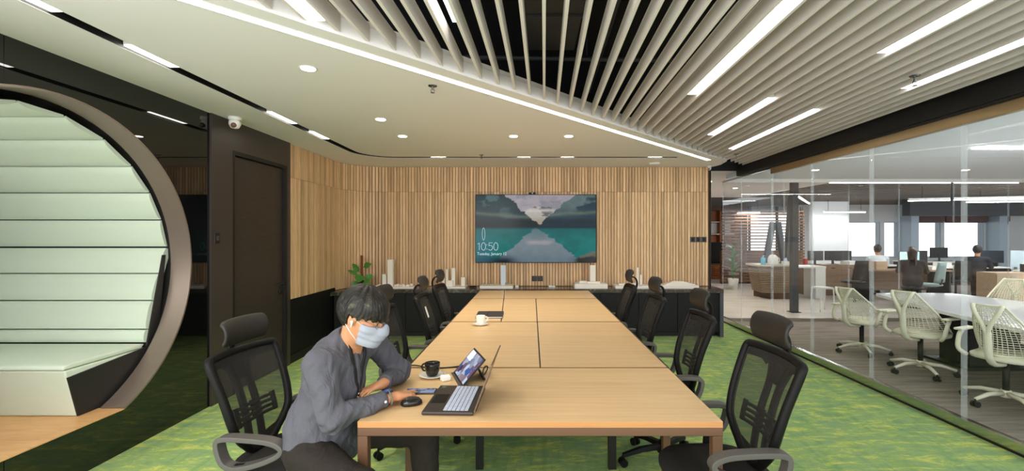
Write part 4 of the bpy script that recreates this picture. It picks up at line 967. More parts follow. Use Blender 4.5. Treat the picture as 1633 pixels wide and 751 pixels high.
for loc, rz, lb in [((0.915, 3.17, 0), PI-0.02, 'black mesh office chair second from the camera on the glass side'),
                    ((0.855, 4.08, 0), PI+0.02, 'black mesh office chair third from the camera on the glass side'),
                    ((0.815, 4.98, 0), PI-0.03, 'black mesh office chair farthest from the camera on the glass side'),
                    ((-1.245, 2.36, 0), -0.10, 'black mesh office chair the masked person sits in'),
                    ((-0.86, 3.42, 0), -0.04, 'black mesh office chair half hidden behind the masked person'),
                    ((-0.745, 4.18, 0), 0.03, 'black mesh office chair with a white paper tag on its back'),
                    ((-0.755, 4.98, 0), -0.02, 'black mesh office chair on the person\'s side closest to the sideboard')]:
    c_ = copy_tree(oc); c_.location = loc; c_.rotation_euler.z = rz; c_['label'] = lb
    if 'sits in' in lb: c_.scale.z = 0.96
    if 'tag' in lb:
        q = bp_(0.06, 0.86); MB().cbox(q+Vector((0.012, 0, 0)), (0.003, 0.05, 0.105), Matrix.Rotation(math.radians(-18), 3, 'Y')).build('paper_tag', m_white, c_)

# ================================================================== SCREEN ON THE BACK WALL
tv = empty('wall_screen', (0.066, 7.482, 1.6765), 0, 'large wall mounted screen showing a turquoise mountain lake and the time', 'screen')
TW, TH = 1.956, 1.105
MB().box(-TW/2, TW/2, -0.062, -0.018, -TH/2, TH/2).build('casing', m_black, tv, bevel=0.004)
MB().box(-0.4, 0.4, -0.0175, -0.0005, -0.3, 0.3).build('wall_bracket', m_black, tv)
def noise2(x, y, seed, octs=5):
    rs = np.random.RandomState(seed); o = np.zeros_like(x); a = 1.0; f = 1.0; tot = 0
    for _ in range(octs):
        gsz = 64; gr = rs.rand(gsz, gsz); X = x*f*4; Y = y*f*4
        xi = np.floor(X).astype(int); yi = np.floor(Y).astype(int); fx = X-xi; fy = Y-yi
        fx = fx*fx*(3-2*fx); fy = fy*fy*(3-2*fy)
        v = (gr[yi % gsz, xi % gsz]*(1-fx)+gr[yi % gsz, (xi+1) % gsz]*fx)*(1-fy)+(gr[(yi+1) % gsz, xi % gsz]*(1-fx)+gr[(yi+1) % gsz, (xi+1) % gsz]*fx)*fy
        o += a*v; tot += a; a *= 0.55; f *= 2
    return o/tot
nu, nv = 200, 112
U, V = np.meshgrid(np.linspace(0, 1, nu+1), np.linspace(0, 1, nv+1))
def C(r, g_, b_): return np.array([lin(r), lin(g_), lin(b_)])
def blend(img, c, m): return img*(1-m[..., None]) + np.array(c)*m[..., None] if np.ndim(c) == 1 else img*(1-m[..., None]) + c*m[..., None]
def sst(a, b_, x): t = np.clip((x-a)/(b_-a), 0, 1); return t*t*(3-2*t)
n1 = noise2(U, V, 1); n2 = noise2(U*2, V*2, 2); n3 = noise2(U*3, V*1.2, 3); n4 = noise2(U*5, V*5, 4)
def upper(u, v, n1, n2):
    im = np.zeros(u.shape+(3,)) + C(158, 152, 158)
    im = blend(im, C(120, 122, 134), sst(0.5, 0.62, n2)*0.6)
    # snow mountain in the gap
    ridge = 0.84 - 1.1*np.abs(u-0.50)**1.15 + 0.30*(n2-0.5)
    snow = C(176, 172, 166)*np.ones_like(im); snow = blend(snow, C(96, 98, 98), sst(0.50, 0.56, n2)); snow = blend(snow, C(150, 136, 108), sst(0.72, 0.60, v)*0.6)
    im = np.where((v < ridge)[..., None], snow, im)
    im = blend(im, C(196, 188, 184), sst(0.04, 0.0, np.abs(v-0.775+0.05*(n1-0.5)))*sst(0.16, 0.08, np.abs(u-0.54))*0.8)
    lm = 1.0 - (u-0.27)*1.75 + 0.22*(n2-0.5) + 0.06*(n4-0.5); left = v < lm
    lc = C(22, 50, 58)*np.ones_like(im); lc = blend(lc, C(64, 96, 100), sst(0.50, 0.62, n2)*sst(0.6, 0.95, v)); lc = blend(lc, C(16, 34, 36), sst(0.70, 0.60, v))
    im = np.where(left[..., None], lc, im)
    rm = 0.545 + (u-0.53)*1.42 + 0.26*(n1-0.5) + 0.08*(n4-0.5); right = (v < rm) & (u > 0.5)
    rc = C(38, 60, 70)*np.ones_like(im); rc = blend(rc, C(92, 110, 112), sst(0.52, 0.62, n1)*sst(0.62, 0.9, v)); rc = blend(rc, C(26, 44, 54), sst(0.68, 0.60, v))
    im = np.where(right[..., None], rc, im)
    mist = np.exp(-((v-(0.67+0.16*np.abs(u-0.42)**1.2+0.06*(n1-0.5)))/(0.016+0.02*n2))**2)*(left | right)
    im = blend(im, C(110, 122, 104), np.clip(mist*0.5*(0.6+0.8*n2), 0, 1)); im = im*(0.80+0.42*n4[..., None])
    return im
H0 = 0.514
img = upper(U, V, n1, n2)
j1 = 0.20*(n2-0.5)+0.07*(n4-0.5)
lake = C(14, 112, 108)*np.ones_like(img)
lake = blend(lake, C(16, 78, 84), sst(0.30, 0.51, V)*0.55); lake = blend(lake, C(12, 92, 90), sst(0.45, 0.6, n3)*0.5)
lake = lake*(0.86+0.28*n4[..., None])
tri = ((V < 0.49-(np.abs(U-0.505)-0.02)*1.42+j1) & (U < 0.505)) | ((V < 0.49-(np.abs(U-0.505)-0.02)*1.30+j1) & (U >= 0.505))
refl = C(112, 126, 134)*np.ones_like(img); refl = blend(refl, C(150, 146, 150), sst(0.05, 0.0, np.abs(V-0.30+0.06*(n1-0.5)))*sst(0.14, 0.06, np.abs(U-0.53))); refl = blend(refl, C(74, 110, 114), sst(0.34, 0.46, V)*0.7); refl = blend(refl, C(86, 108, 122), sst(0.2, 0.0, V)*0.7)
lake = np.where(tri[..., None], refl, lake)
lake = blend(lake, C(16, 30, 44), sst(0.13, 0.02, V+0.06*(n1-0.5))*sst(0.40, 0.25, U))
rock = sst(0.17, 0.12, V+0.9*np.clip(0.98-U, 0, 1)*0.7+0.10*(n2-0.5))*sst(0.80, 0.86, U)
lake = blend(lake, C(108, 98, 86), rock*sst(0.35, 0.55, n1)); lake = blend(lake, C(48, 46, 44), rock*sst(0.55, 0.4, n1))
lake = blend(lake, C(60, 110, 128), sst(0.22, 0.05, U)*sst(0.5, 0.3, V)*0.55)
lake = np.where(tri[..., None], lake*(0.86+0.28*n4[..., None]), lake)
img = np.where((V < H0)[..., None], lake, img)
img = blend(img, C(20, 40, 48), np.exp(-((V-H0)/0.018)**2)*0.8)
me = MB().grid(lambda u, v: (-TW/2+0.008+u*(TW-0.016), -0.0635, -TH/2+0.010+v*(TH-0.018)), nu, nv).mesh('screen')
ca = me.color_attributes.new('picture', 'FLOAT_COLOR', 'POINT')
ca.data.foreach_set('color', np.concatenate([img.reshape(-1, 3), np.ones(((nu+1)*(nv+1), 1))], 1).ravel().astype(np.float32))
m_tv = mat('lit_screen_picture', rgb(4, 4, 4), 0.16, emit=1.0, spec=0.12); x = N(m_tv); at = x.n('ShaderNodeAttribute'); at.attribute_name = 'picture'; x.l(at.outputs['Color'], x.b.inputs['Emission Color'])
lw_ = x.n('ShaderNodeLayerWeight'); mr_ = x.n('ShaderNodeMapRange'); mr_.inputs[1].default_value = 0.06; mr_.inputs[2].default_value = 0.20; mr_.inputs[3].default_value = 0.62; mr_.inputs[4].default_value = 0.05   # emission dimmed off axis to darken the screen's reflection in the black glass
x.l(lw_.outputs['Facing'], mr_.inputs[0]); x.l(mr_.outputs[0], x.b.inputs['Emission Strength'])
me.materials.append(m_tv); inst('display', me, tv)
m_glyph = mat('white_screen_glyph', rgb(200, 220, 224), 0.5, emit=0.62, emit_col=rgb(214, 232, 236))
x = N(m_glyph); lw_ = x.n('ShaderNodeLayerWeight'); mr_ = x.n('ShaderNodeMapRange'); mr_.inputs[1].default_value = 0.06; mr_.inputs[2].default_value = 0.20; mr_.inputs[3].default_value = 0.6; mr_.inputs[4].default_value = 0.03; mr_.clamp = True
gm_ = x.n('ShaderNodeNewGeometry'); dt_ = x.n('ShaderNodeVectorMath', operation='DOT_PRODUCT'); dt_.inputs[1].default_value = (0, -1, 0); iv_ = x.n('ShaderNodeMath', operation='SUBTRACT'); iv_.inputs[0].default_value = 1.0
x.l(gm_.outputs['Incoming'], dt_.inputs[0]); x.l(dt_.outputs['Value'], iv_.inputs[1]); x.l(iv_.outputs[0], mr_.inputs[0]); x.l(mr_.outputs[0], x.b.inputs['Emission Strength'])   # same off-axis dimming as the panel
x.b.inputs['Base Color'].default_value = rgb(40, 44, 46)
# thin stroked clock digits
dg = MB(); H_ = 0.118; W_ = 0.072; ox, oz = -TW/2+0.034, -TH/2+0.205
def stroke(pts, x0): dg.tube([(ox+x0+a*W_, -0.0642, oz+b_*H_) for a, b_ in pts], 0.0042, 6)
def ring_pts(cx_, cz_, rx, rz, a0_, a1_, n=20): return [(cx_+rx*math.cos(math.radians(a0_+(a1_-a0_)*i/n)), cz_+rz*math.sin(math.radians(a0_+(a1_-a0_)*i/n))) for i in range(n+1)]
stroke([(0.05, 0.80), (0.42, 1.0), (0.42, 0.0)], 0.0)
for x0 in (0.062, 0.262): stroke(ring_pts(0.5, 0.5, 0.48, 0.52, 0, 360, 28), x0)
stroke([(0.92, 1.0), (0.16, 1.0), (0.10, 0.56)] + ring_pts(0.42, 0.32, 0.50, 0.33, 118, -140, 18), 0.178)
for zz in (0.15, 0.72): dg.cyl((ox+0.153, -0.0640, oz+zz*H_), (ox+0.153, -0.0655, oz+zz*H_), 0.0065, n=10)
dg.build('clock_digits', m_glyph, tv)
text_mesh('date_text', 'Tuesday, January 12', 0.064, m_glyph, tv, (-TW/2+0.03, -0.0645, -TH/2+0.125), (PI/2, 0, 0), xs=0.92)
el = [(-TW/2+0.133+0.022*math.cos(2*PI*i/32), -0.0645, -TH/2+0.465+0.10*math.sin(2*PI*i/32)) for i in range(32)]
MB().tube(el, 0.003, 5, True).build('glyph_ring', m_glyph, tv)
r = empty('webcam', (0.01, 7.445, 2.2295), 0, 'small black webcam sitting on top of the wall screen', 'webcam')
MB().box(-0.05, 0.05, -0.02, 0.012, 0.004, 0.034).build('body', m_black, r, bevel=0.006); MB().cyl((0, -0.021, 0.019), (0, -0.026, 0.019), 0.011, n=14).build('lens', m_chrome, r); MB().box(-0.02, 0.02, -0.012, 0.012, 0, 0.004).build('clip', m_black, r)

# sockets and switches
def plate(x, z, label, name, cat, group, kind):
    r = empty(name, (x, 7.4995, z), 0, label, cat, group)
    MB().box(-0.041, 0.041, -0.012, 0.0, -0.043, 0.043).build('plate', m_socket, r, bevel=0.003)
    if kind == 'socket':
        for (a, b_, rz) in ((0, 0.014, 0), (-0.011, -0.010, 0.5), (0.011, -0.010, -0.5)): MB().cbox((a, -0.0125, b_), (0.005, 0.002, 0.014), Matrix.Rotation(rz, 3, 'Y')).build('pin_slot', m_arm, r)
    else: MB().box(-0.017, 0.017, -0.016, -0.012, -0.024, 0.024).build('rocker', m_chair, r, bevel=0.002)
plate(0.045, 0.862, 'black wall socket under the screen, wall side of the pair', 'wall_socket', 'socket', 'sockets under the screen', 'socket')
plate(0.140, 0.862, 'black wall socket under the screen, glass side of the pair', 'wall_socket', 'socket', 'sockets under the screen', 'socket')
for i, lb in enumerate(('first', 'middle', 'last')):
    plate(2.628+i*0.092, 1.50, 'black light switch on the oak wall by the corridor, %s of three' % lb, 'light_switch', 'switch', 'row of three switches', 'switch')

# ================================================================== ARCHITECTURAL MODELS ON THE COUNTER
ZT = 0.7385
def model(x0, x1, label, base_h, towers, blocks, yf=7.13, yb=7.42, rough=0, m_tower=None):
    cx = (x0+x1)/2; r = empty('architectural_model', (cx, 7.28, ZT), 0, label, 'model', 'white building models on the sideboard')
    w_ = (x1-x0)/2
    MB().box(-w_, w_, yf-7.28, yb-7.28, 0, base_h).build('base', m_model, r, bevel=0.002, seg=1)
    for (tx, ty, tw, td, h) in towers:
        t = MB().box(tx-cx-tw/2, tx-cx+tw/2, ty-td/2, ty+td/2, base_h, base_h+h).build('tower', m_tower or m_model, r, bevel=0.0015, seg=1)
        lv = MB()
        for k in range(1, int(h/0.03)): lv.box(tx-cx-tw/2-0.002, tx-cx+tw/2+0.002, ty-td/2-0.002, ty+td/2+0.002, base_h+k*0.03-0.0015, base_h+k*0.03+0.0015)
        if lv.v: lv.build('floor_plates', m_tower or m_model, t)
    for (bx_, by_, bw_, bd_, h) in blocks: MB().box(bx_-cx-bw_/2, bx_-cx+bw_/2, by_-bd_/2, by_+bd_/2, base_h, base_h+h).build('block', m_model, r)
    rs = random.Random(len(label)); 
    for i in range(rough):
        bw_ = rs.uniform(0.02, 0.05); xx = rs.uniform(-w_*0.85+0.03, w_*0.9-0.03); yy = rs.uniform(-0.10, 0.05)
        if any(abs(xx-(t[0]-cx)) < t[2]/2+bw_/2+0.004 for t in towers+blocks): continue
        MB().box(xx-bw_/2, xx+bw_/2, yy-bw_/3, yy+bw_/3, base_h, base_h+rs.uniform(0.012, 0.035)).build('block', m_model, r)
    return r
model(-2.54, -1.83, 'white model with a tall slab tower nearest the potted plant', 0.026, [(-2.235, 0.0, 0.085, 0.07, 0.42)], [(-2.325, -0.02, 0.06, 0.07, 0.19)], rough=30, yb=7.35)
model(-1.50, -1.03, 'white model with several slim towers behind the office chairs', 0.03, [(-1.40, 0.0, 0.035, 0.035, 0.17), (-1.345, 0.02, 0.035, 0.035, 0.26), (-1.24, 0.0, 0.055, 0.05, 0.28)], [(-1.29, -0.07, 0.10, 0.05, 0.09), (-1.085, 0.0, 0.06, 0.06, 0.14)], rough=6)
md_ = model(-0.81, -0.29, 'white model with one pale blue tower under the screen', 0.042, [(-0.45, 0.0, 0.078, 0.06, 0.315)], [], rough=0, m_tower=m_model_blue)
for xx in (-0.20, -0.12, -0.05, 0.14, 0.19):
    tr = MB().cyl((xx, -0.05, 0.042), (xx, -0.05, 0.055), 0.003, n=5); tr.lathe([(0.004, 0.055), (0.014, 0.065), (0.004, 0.085)], (xx, -0.05, 0), 6); tr.build('tree', mat('grey_green_model_tree', rgb(150, 170, 150), 0.8), md_)
model(0.665, 1.18, 'white model with a square tower on a thick base under the screen edge', 0.075, [(0.965, 0.02, 0.088, 0.07, 0.28)], [(0.81, 0.0, 0.12, 0.10, 0.035), (0.97, -0.075, 0.20, 0.06, 0.03)], rough=4)
model(1.30, 1.84, 'low white model with two thin towers behind the far chair', 0.045, [(1.69, 0.06, 0.034, 0.03, 0.27), (1.745, 0.06, 0.032, 0.03, 0.155)], [(1.45, 0.0, 0.16, 0.10, 0.02)], rough=5)
fm = model(2.02, 2.60, 'white terraced terrain model at the corridor end of the sideboard', 0.05, [], [], rough=0)
for i in range(4): MB().prism([(-0.24+0.05*i, -0.10+0.03*i), (0.05, -0.12+0.03*i), (0.26-0.05*i, -0.06+0.02*i), (0.24-0.05*i, 0.11), (-0.20+0.05*i, 0.12)], 0.05+i*0.012, 0.062+i*0.012).build('terrace', m_model, fm)
r = empty('small_box', (-0.235, 7.30, ZT), 0, 'small white box beside the pale blue tower model', 'box')
MB().box(-0.025, 0.025, -0.02, 0.02, 0, 0.04).build('body', m_white, r, bevel=0.003); MB().box(-0.0255, 0.0255, -0.0205, 0.0205, 0.032, 0.036).build('lid_seam', m_arm, r)
r = empty('white_adapter', (0.32, 7.30, ZT), 0, 'small white adapter on the marble under the sockets', 'adapter')
MB().box(-0.052, 0.0, -0.02, 0.02, 0, 0.035).build('body', m_white, r, bevel=0.004); MB().box(0.004, 0.052, -0.02, 0.02, 0, 0.028).build('plug', m_white, r, bevel=0.004)
r = empty('cable_coil', (-0.93, 7.25, ZT+0.006), 0, 'dark coiled cable on the marble between two models', 'cable')
MB().tube([(0.06*math.cos(t*0.5)*(1-0.01*t), 0.035*math.sin(t*0.5), 0.0+0.0006*t) for t in range(40)], 0.005, 6).build('coil', m_black, r, True)
# potted plant with coir pole
pp = empty('potted_plant', (-2.655, 7.17, ZT), 0, 'climbing plant on a brown coir pole standing in the counter corner', 'plant')
MB().lathe([(0.05, 0.0), (0.065, 0.10), (0.068, 0.115), (0.058, 0.115), (0.055, 0.095)], n=18).build('pot', m_black, pp, True)
MB().cyl((0, 0, 0.09), (0, 0, 0.515), 0.021, 0.02, 12).build('coir_pole', m_coir, pp, True)
for (bz, az, L, W, el_) in [(0.33, -0.5, 0.15, 0.10, 0.35), (0.235, -1.5, 0.15, 0.155, -0.75), (0.25, 2.9, 0.17, 0.07, 0.9), (0.185, 3.2, 0.19, 0.06, 0.55), (0.14, -0.5, 0.13, 0.12, -0.55), (0.12, -2.5, 0.13, 0.11, -0.6), (0.30, -2.2, 0.10, 0.09, -0.1), (0.17, 0.3, 0.12, 0.10, 0.1)]:
    mb = MB(); d = Vector((math.cos(az), math.sin(az), el_)); b0 = Vector((0.02*math.cos(az), 0.02*math.sin(az), bz))
    mb.tube([b0, b0+d*0.03], 0.004, 5); leaf(mb, b0+d*0.03, d, (0.25, -1, 0.35), L, W); mb.build('leaf', m_leaf, pp, True)

# ================================================================== THINGS ON THE TABLE
ZTT = 0.7516
m_lap = mat('laptop_grey_metal', rgb(66, 60, 58), 0.38, metal=0.5)
m_lapback = mat('laptop_lid_bronze', rgb(120, 96, 84), 0.35, metal=0.7)
m_key = mat('lit_pale_key', rgb(188, 196, 214), 0.45)  # even pale key colour, no emission
lp = empty('laptop', (-0.375, 2.255, ZTT), -0.035, 'open dark grey laptop with pale keys, its screen turned from the camera', 'laptop')
MB().box(-0.118, 0.118, -0.186, 0.186, 0.002, 0.017).build('base', m_lap, lp, bevel=0.004)
for sx in (-0.09, 0.09):
    for sy in (-0.15, 0.15): MB().cyl((sx, sy, 0), (sx, sy, 0.002), 0.007, n=8).build('rubber_foot', m_black, lp)
MB().box(-0.105, -0.035, -0.075, 0.045, 0.0171, 0.0176).build('touchpad', m_chair, lp)
MB().box(-0.022, 0.102, -0.172, 0.172, 0.0171, 0.0174).build('keyboard_well', m_lap, lp)
kr = [(-0.015+i*0.0195) for i in range(6)]
kme = MB().box(-0.0082, 0.0082, -0.0088, 0.0088, 0, 0.0022).mesh('key'); kme.materials.append(m_key)
for i, kx in enumerate(kr):
    for j in range(16):
        ky = -0.1575+j*0.021
        if i == 0 and 5 <= j <= 10: continue
        inst('key', kme, lp, (kx, ky, 0.0175))
MB().box(kr[0]-0.0082, kr[0]+0.0082, -0.06, 0.062, 0.0175, 0.0197).build('space_bar', m_key, lp)
MB().box(-0.10, -0.08, 0.145, 0.165, 0.0172, 0.0175).build('sticker', mat('colour_sticker', rgb(90, 130, 90), 0.5), lp)
ll = Matrix.Rotation(math.radians(20.5), 3, 'Y')
def lid(p): return ll @ Vector(p) + Vector((0.122, 0, 0.018))
lm = MB(); lm.add([lid(p) for p in [(0.003, -0.186, 0), (0.003, 0.186, 0), (0.003, 0.186, 0.228), (0.003, -0.186, 0.228), (-0.003, -0.186, 0), (-0.003, 0.186, 0), (-0.003, 0.186, 0.228), (-0.003, -0.186, 0.228)]],
                  [(0,1,2,3),(7,6,5,4),(0,4,5,1),(1,5,6,2),(2,6,7,3),(3,7,4,0)]); lm.build('lid', m_lapback, lp)
MB().add([lid(p) for p in [(-0.0033, -0.178, 0.012), (-0.0033, -0.178, 0.222), (-0.0033, 0.178, 0.222), (-0.0033, 0.178, 0.012)]], [(0,1,2,3)]).build('screen', mat('laptop_screen', rgb(20, 24, 30), 0.15, emit=0.35, emit_col=rgb(170, 190, 210)), lp)
MB().cyl((0.121, -0.15, 0.015), (0.121, 0.15, 0.015), 0.007, n=10).build('hinge', m_black, lp)
# tablet on its folding stand
P0, P1 = Vector((-0.463, 2.71, ZTT)), Vector((-0.372, 2.452, ZTT))
tb = empty('tablet', P0, math.atan2(P1.y-P0.y, P1.x-P0.x), 'tablet propped on a folding stand, showing a video call', 'tablet')
WT = (P1-P0).length; tilt = math.radians(47)
tm = Matrix.Rotation(tilt, 3, 'X')       # local x along the bottom edge, local y away from the viewer
def tbp(x, h, d): return Vector((x, math.cos(tilt)*h - 0 + d*math.sin(tilt), math.sin(tilt)*h - d*math.cos(tilt)+0.006))
def slabt(x0, x1, h0, h1, d0, d1): return MB().add([tbp(*p) for p in [(x0,h0,d0),(x1,h0,d0),(x1,h1,d0),(x0,h1,d0),(x0,h0,d1),(x1,h0,d1),(x1,h1,d1),(x0,h1,d1)]], [(0,3,2,1),(4,5,6,7),(0,1,5,4),(1,2,6,5),(2,3,7,6),(3,0,4,7)])
slabt(0, WT, 0, 0.185, 0.0, 0.007).build('tablet_body', m_lap, tb)
m_call = mat('video_call_screen', rgb(10, 10, 12), 0.15, emit=0.8); x = N(m_call)
vv = x.coords((1, 1, 1)); vo = x.n('ShaderNodeTexVoronoi'); vo.inputs['Scale'].default_value = 26; x.l(vv, vo.inputs['Vector'])
cc = x.ramp(vo.outputs['Color'], [(0.15, rgb(60, 90, 150)), (0.4, rgb(120, 70, 70)), (0.6, rgb(190, 205, 230)), (0.85, rgb(50, 60, 90))]); x.l(cc, x.b.inputs['Emission Color'])
slabt(0.010, WT-0.010, 0.010, 0.175, -0.0006, -0.0002).build('screen', m_call, tb)
slabt(0.012, 0.10, 0.115, 0.173, -0.0012, -0.0008).build('window_panel', mat('pale_window_panel', rgb(180, 205, 235), 0.3, emit=0.7, emit_col=rgb(190, 212, 240)), tb)
MB().box(-0.002, WT+0.002, -0.012, 0.006, 0.0, 0.006).build('stand_lip', m_arm, tb)
MB().add([(0.05, 0.092, 0.096), (WT-0.05, 0.092, 0.096), (WT-0.05, 0.145, 0.0), (0.05, 0.145, 0.0), (0.05, 0.096, 0.098), (WT-0.05, 0.096, 0.098), (WT-0.05, 0.150, 0.0), (0.05, 0.150, 0.0)], [(0,1,2,3),(7,6,5,4),(0,4,5,1),(1,5,6,2),(2,6,7,3),(3,7,4,0)]).build('stand_leg', m_black, tb)
def saucer_cup(loc, m_cup, name, lc, ls, ang, rc=0.043, h=0.074, rs=0.074, m_in=None):
    r = empty('saucer', loc, 0, ls, 'saucer', 'saucers on the table')
    MB().lathe([(rs*0.5, 0), (rs*0.62, 0.003), (rs, 0.014), (rs, 0.017), (rs*0.6, 0.008), (rs*0.3, 0.007)], n=32).build('dish', m_ceramic, r, True)
    r = empty(name, (loc[0], loc[1], loc[2]+0.0085), ang, lc, 'cup', 'cups on the table')
    MB().lathe([(rc*0.62, 0), (rc*0.72, 0.004), (rc*0.92, h*0.35), (rc, h*0.8), (rc*1.03, h), (rc*0.98, h), (rc*0.93, h*0.8), (rc*0.85, h*0.35), (rc*0.5, 0.012)], n=28).build('bowl', m_cup, r, True)
    MB().lathe([(rc*0.95, h*0.82), (0.001, h*0.821)], n=24).build('coffee', m_in or m_coffee, r)
    MB().tube(smooth_path([(rc*0.98, 0, h*0.80), (rc*1.35, 0, h*0.82), (rc*1.62, 0, h*0.60), (rc*1.4, 0, h*0.34), (rc*0.93, 0, h*0.30)], 5), 0.0052, 8).build('handle', m_cup, r, True)
saucer_cup((-0.572, 2.640, ZTT), m_blackceramic, 'coffee_cup', 'black coffee cup on a white saucer beside the tablet', 'white saucer under the black coffee cup', PI-0.35)
saucer_cup((-0.465, 4.17, ZTT), m_ceramic, 'coffee_cup', 'white cup on a saucer in front of the dark notebook', 'white saucer under the white cup, far along the table', 0.4, 0.042, 0.078, 0.072)
r = empty('earbud_case', (-0.478, 2.565, ZTT), 0.5, 'small white rounded earbud case next to the saucer', 'case')
MB().box(-0.027, 0.027, -0.011, 0.011, 0.0, 0.030).build('shell', m_ceramic, r, bevel=0.009, seg=4); MB().box(-0.0275, 0.0275, 0.012, 0.030, 0.0, 0.03).build('lid', m_ceramic, r, bevel=0.006, seg=3)
ph = empty('smartphone', (-0.575, 2.385, ZTT), 0.02, 'smartphone lying screen up under the pointing hand', 'phone')
MB().box(-0.078, 0.078, -0.038, 0.038, 0.0, 0.008).build('body', m_lap, ph, bevel=0.003)
m_phs = mat('lit_phone_screen', rgb(16, 20, 30), 0.15, emit=0.5); x = N(m_phs)
x.l(x.ramp(x.noise(x.coords((1, 1, 1)), 45, 2), [(0.42, rgb(44, 58, 92)), (0.56, rgb(150, 168, 200))]), x.b.inputs['Emission Color'])
MB().box(-0.072, 0.072, -0.034, 0.034, 0.0081, 0.0085).build('screen', m_phs, ph)
ms = empty('computer_mouse', (-0.578, 2.206, ZTT), 0.36, 'dark wireless mouse between the phone and the laptop', 'mouse')
MB().lathe([(0.046, 0.0), (0.052, 0.006), (0.050, 0.018), (0.038, 0.030), (0.018, 0.036), (0.002, 0.037)], n=28, sx=1.0, sy=0.60, exp=0.85).build('body', m_blackceramic, ms, True)
MB().cyl((-0.020, -0.003, 0.0335), (-0.020, 0.003, 0.0335), 0.006, n=12).build('scroll_wheel', m_arm, ms, True)
for s in (-1, 1): MB().tube([(-0.038, s*0.006, 0.0300), (-0.022, s*0.009, 0.0365), (0.0, s*0.009, 0.0375)], 0.0012, 5).build('button_seam', m_arm, ms)
nb = empty('notebook_cover', (-0.42, 4.66, ZTT), 0.02, 'dark closed notebook on the table behind the white cup', 'notebook')
MB().box(-0.135, 0.13, -0.16, 0.16, 0.0, 0.004).build('back_cover', m_black, nb); MB().box(-0.130, 0.125, -0.155, 0.155, 0.004, 0.015).build('pages', m_white, nb); MB().box(-0.137, 0.13, -0.16, 0.16, 0.015, 0.020).build('cover', mat('dark_cover', rgb(52, 44, 44), 0.45), nb, bevel=0.002)
MB().box(-0.03, -0.02, -0.1602, 0.1602, 0.0201, 0.0207).build('elastic_band', m_black, nb)
def cable(label, pts, rr=0.004):
    r = empty('black_cable', pts[0], 0, label, 'cable', 'cables on the table'); q = [Vector(p)-Vector(pts[0]) for p in pts]
    MB().tube(smooth_path(q, 5), rr, 8).build('cord', m_black, r, True)
    d = (q[-1]-q[-2]).normalized(); MB().cyl(q[-1], q[-1]+d*0.028, rr*1.6, n=8).build('plug', m_black, r, True)
zc_ = ZTT+0.005
cable('black cable running along the desk seam behind the black cup', [(-0.79, 2.85, zc_), (-0.72, 2.845, zc_+0.004), (-0.64, 2.81, zc_), (-0.58, 2.80, zc_), (-0.50, 2.815, zc_), (-0.44, 2.835, zc_+0.002)])
cable('looped black charging cable behind the tablet stand', [(-0.285, 2.63, zc_), (-0.272, 2.70, zc_), (-0.262, 2.74, zc_+0.022), (-0.275, 2.71, zc_+0.035), (-0.285, 2.68, zc_+0.014), (-0.275, 2.61, zc_)])

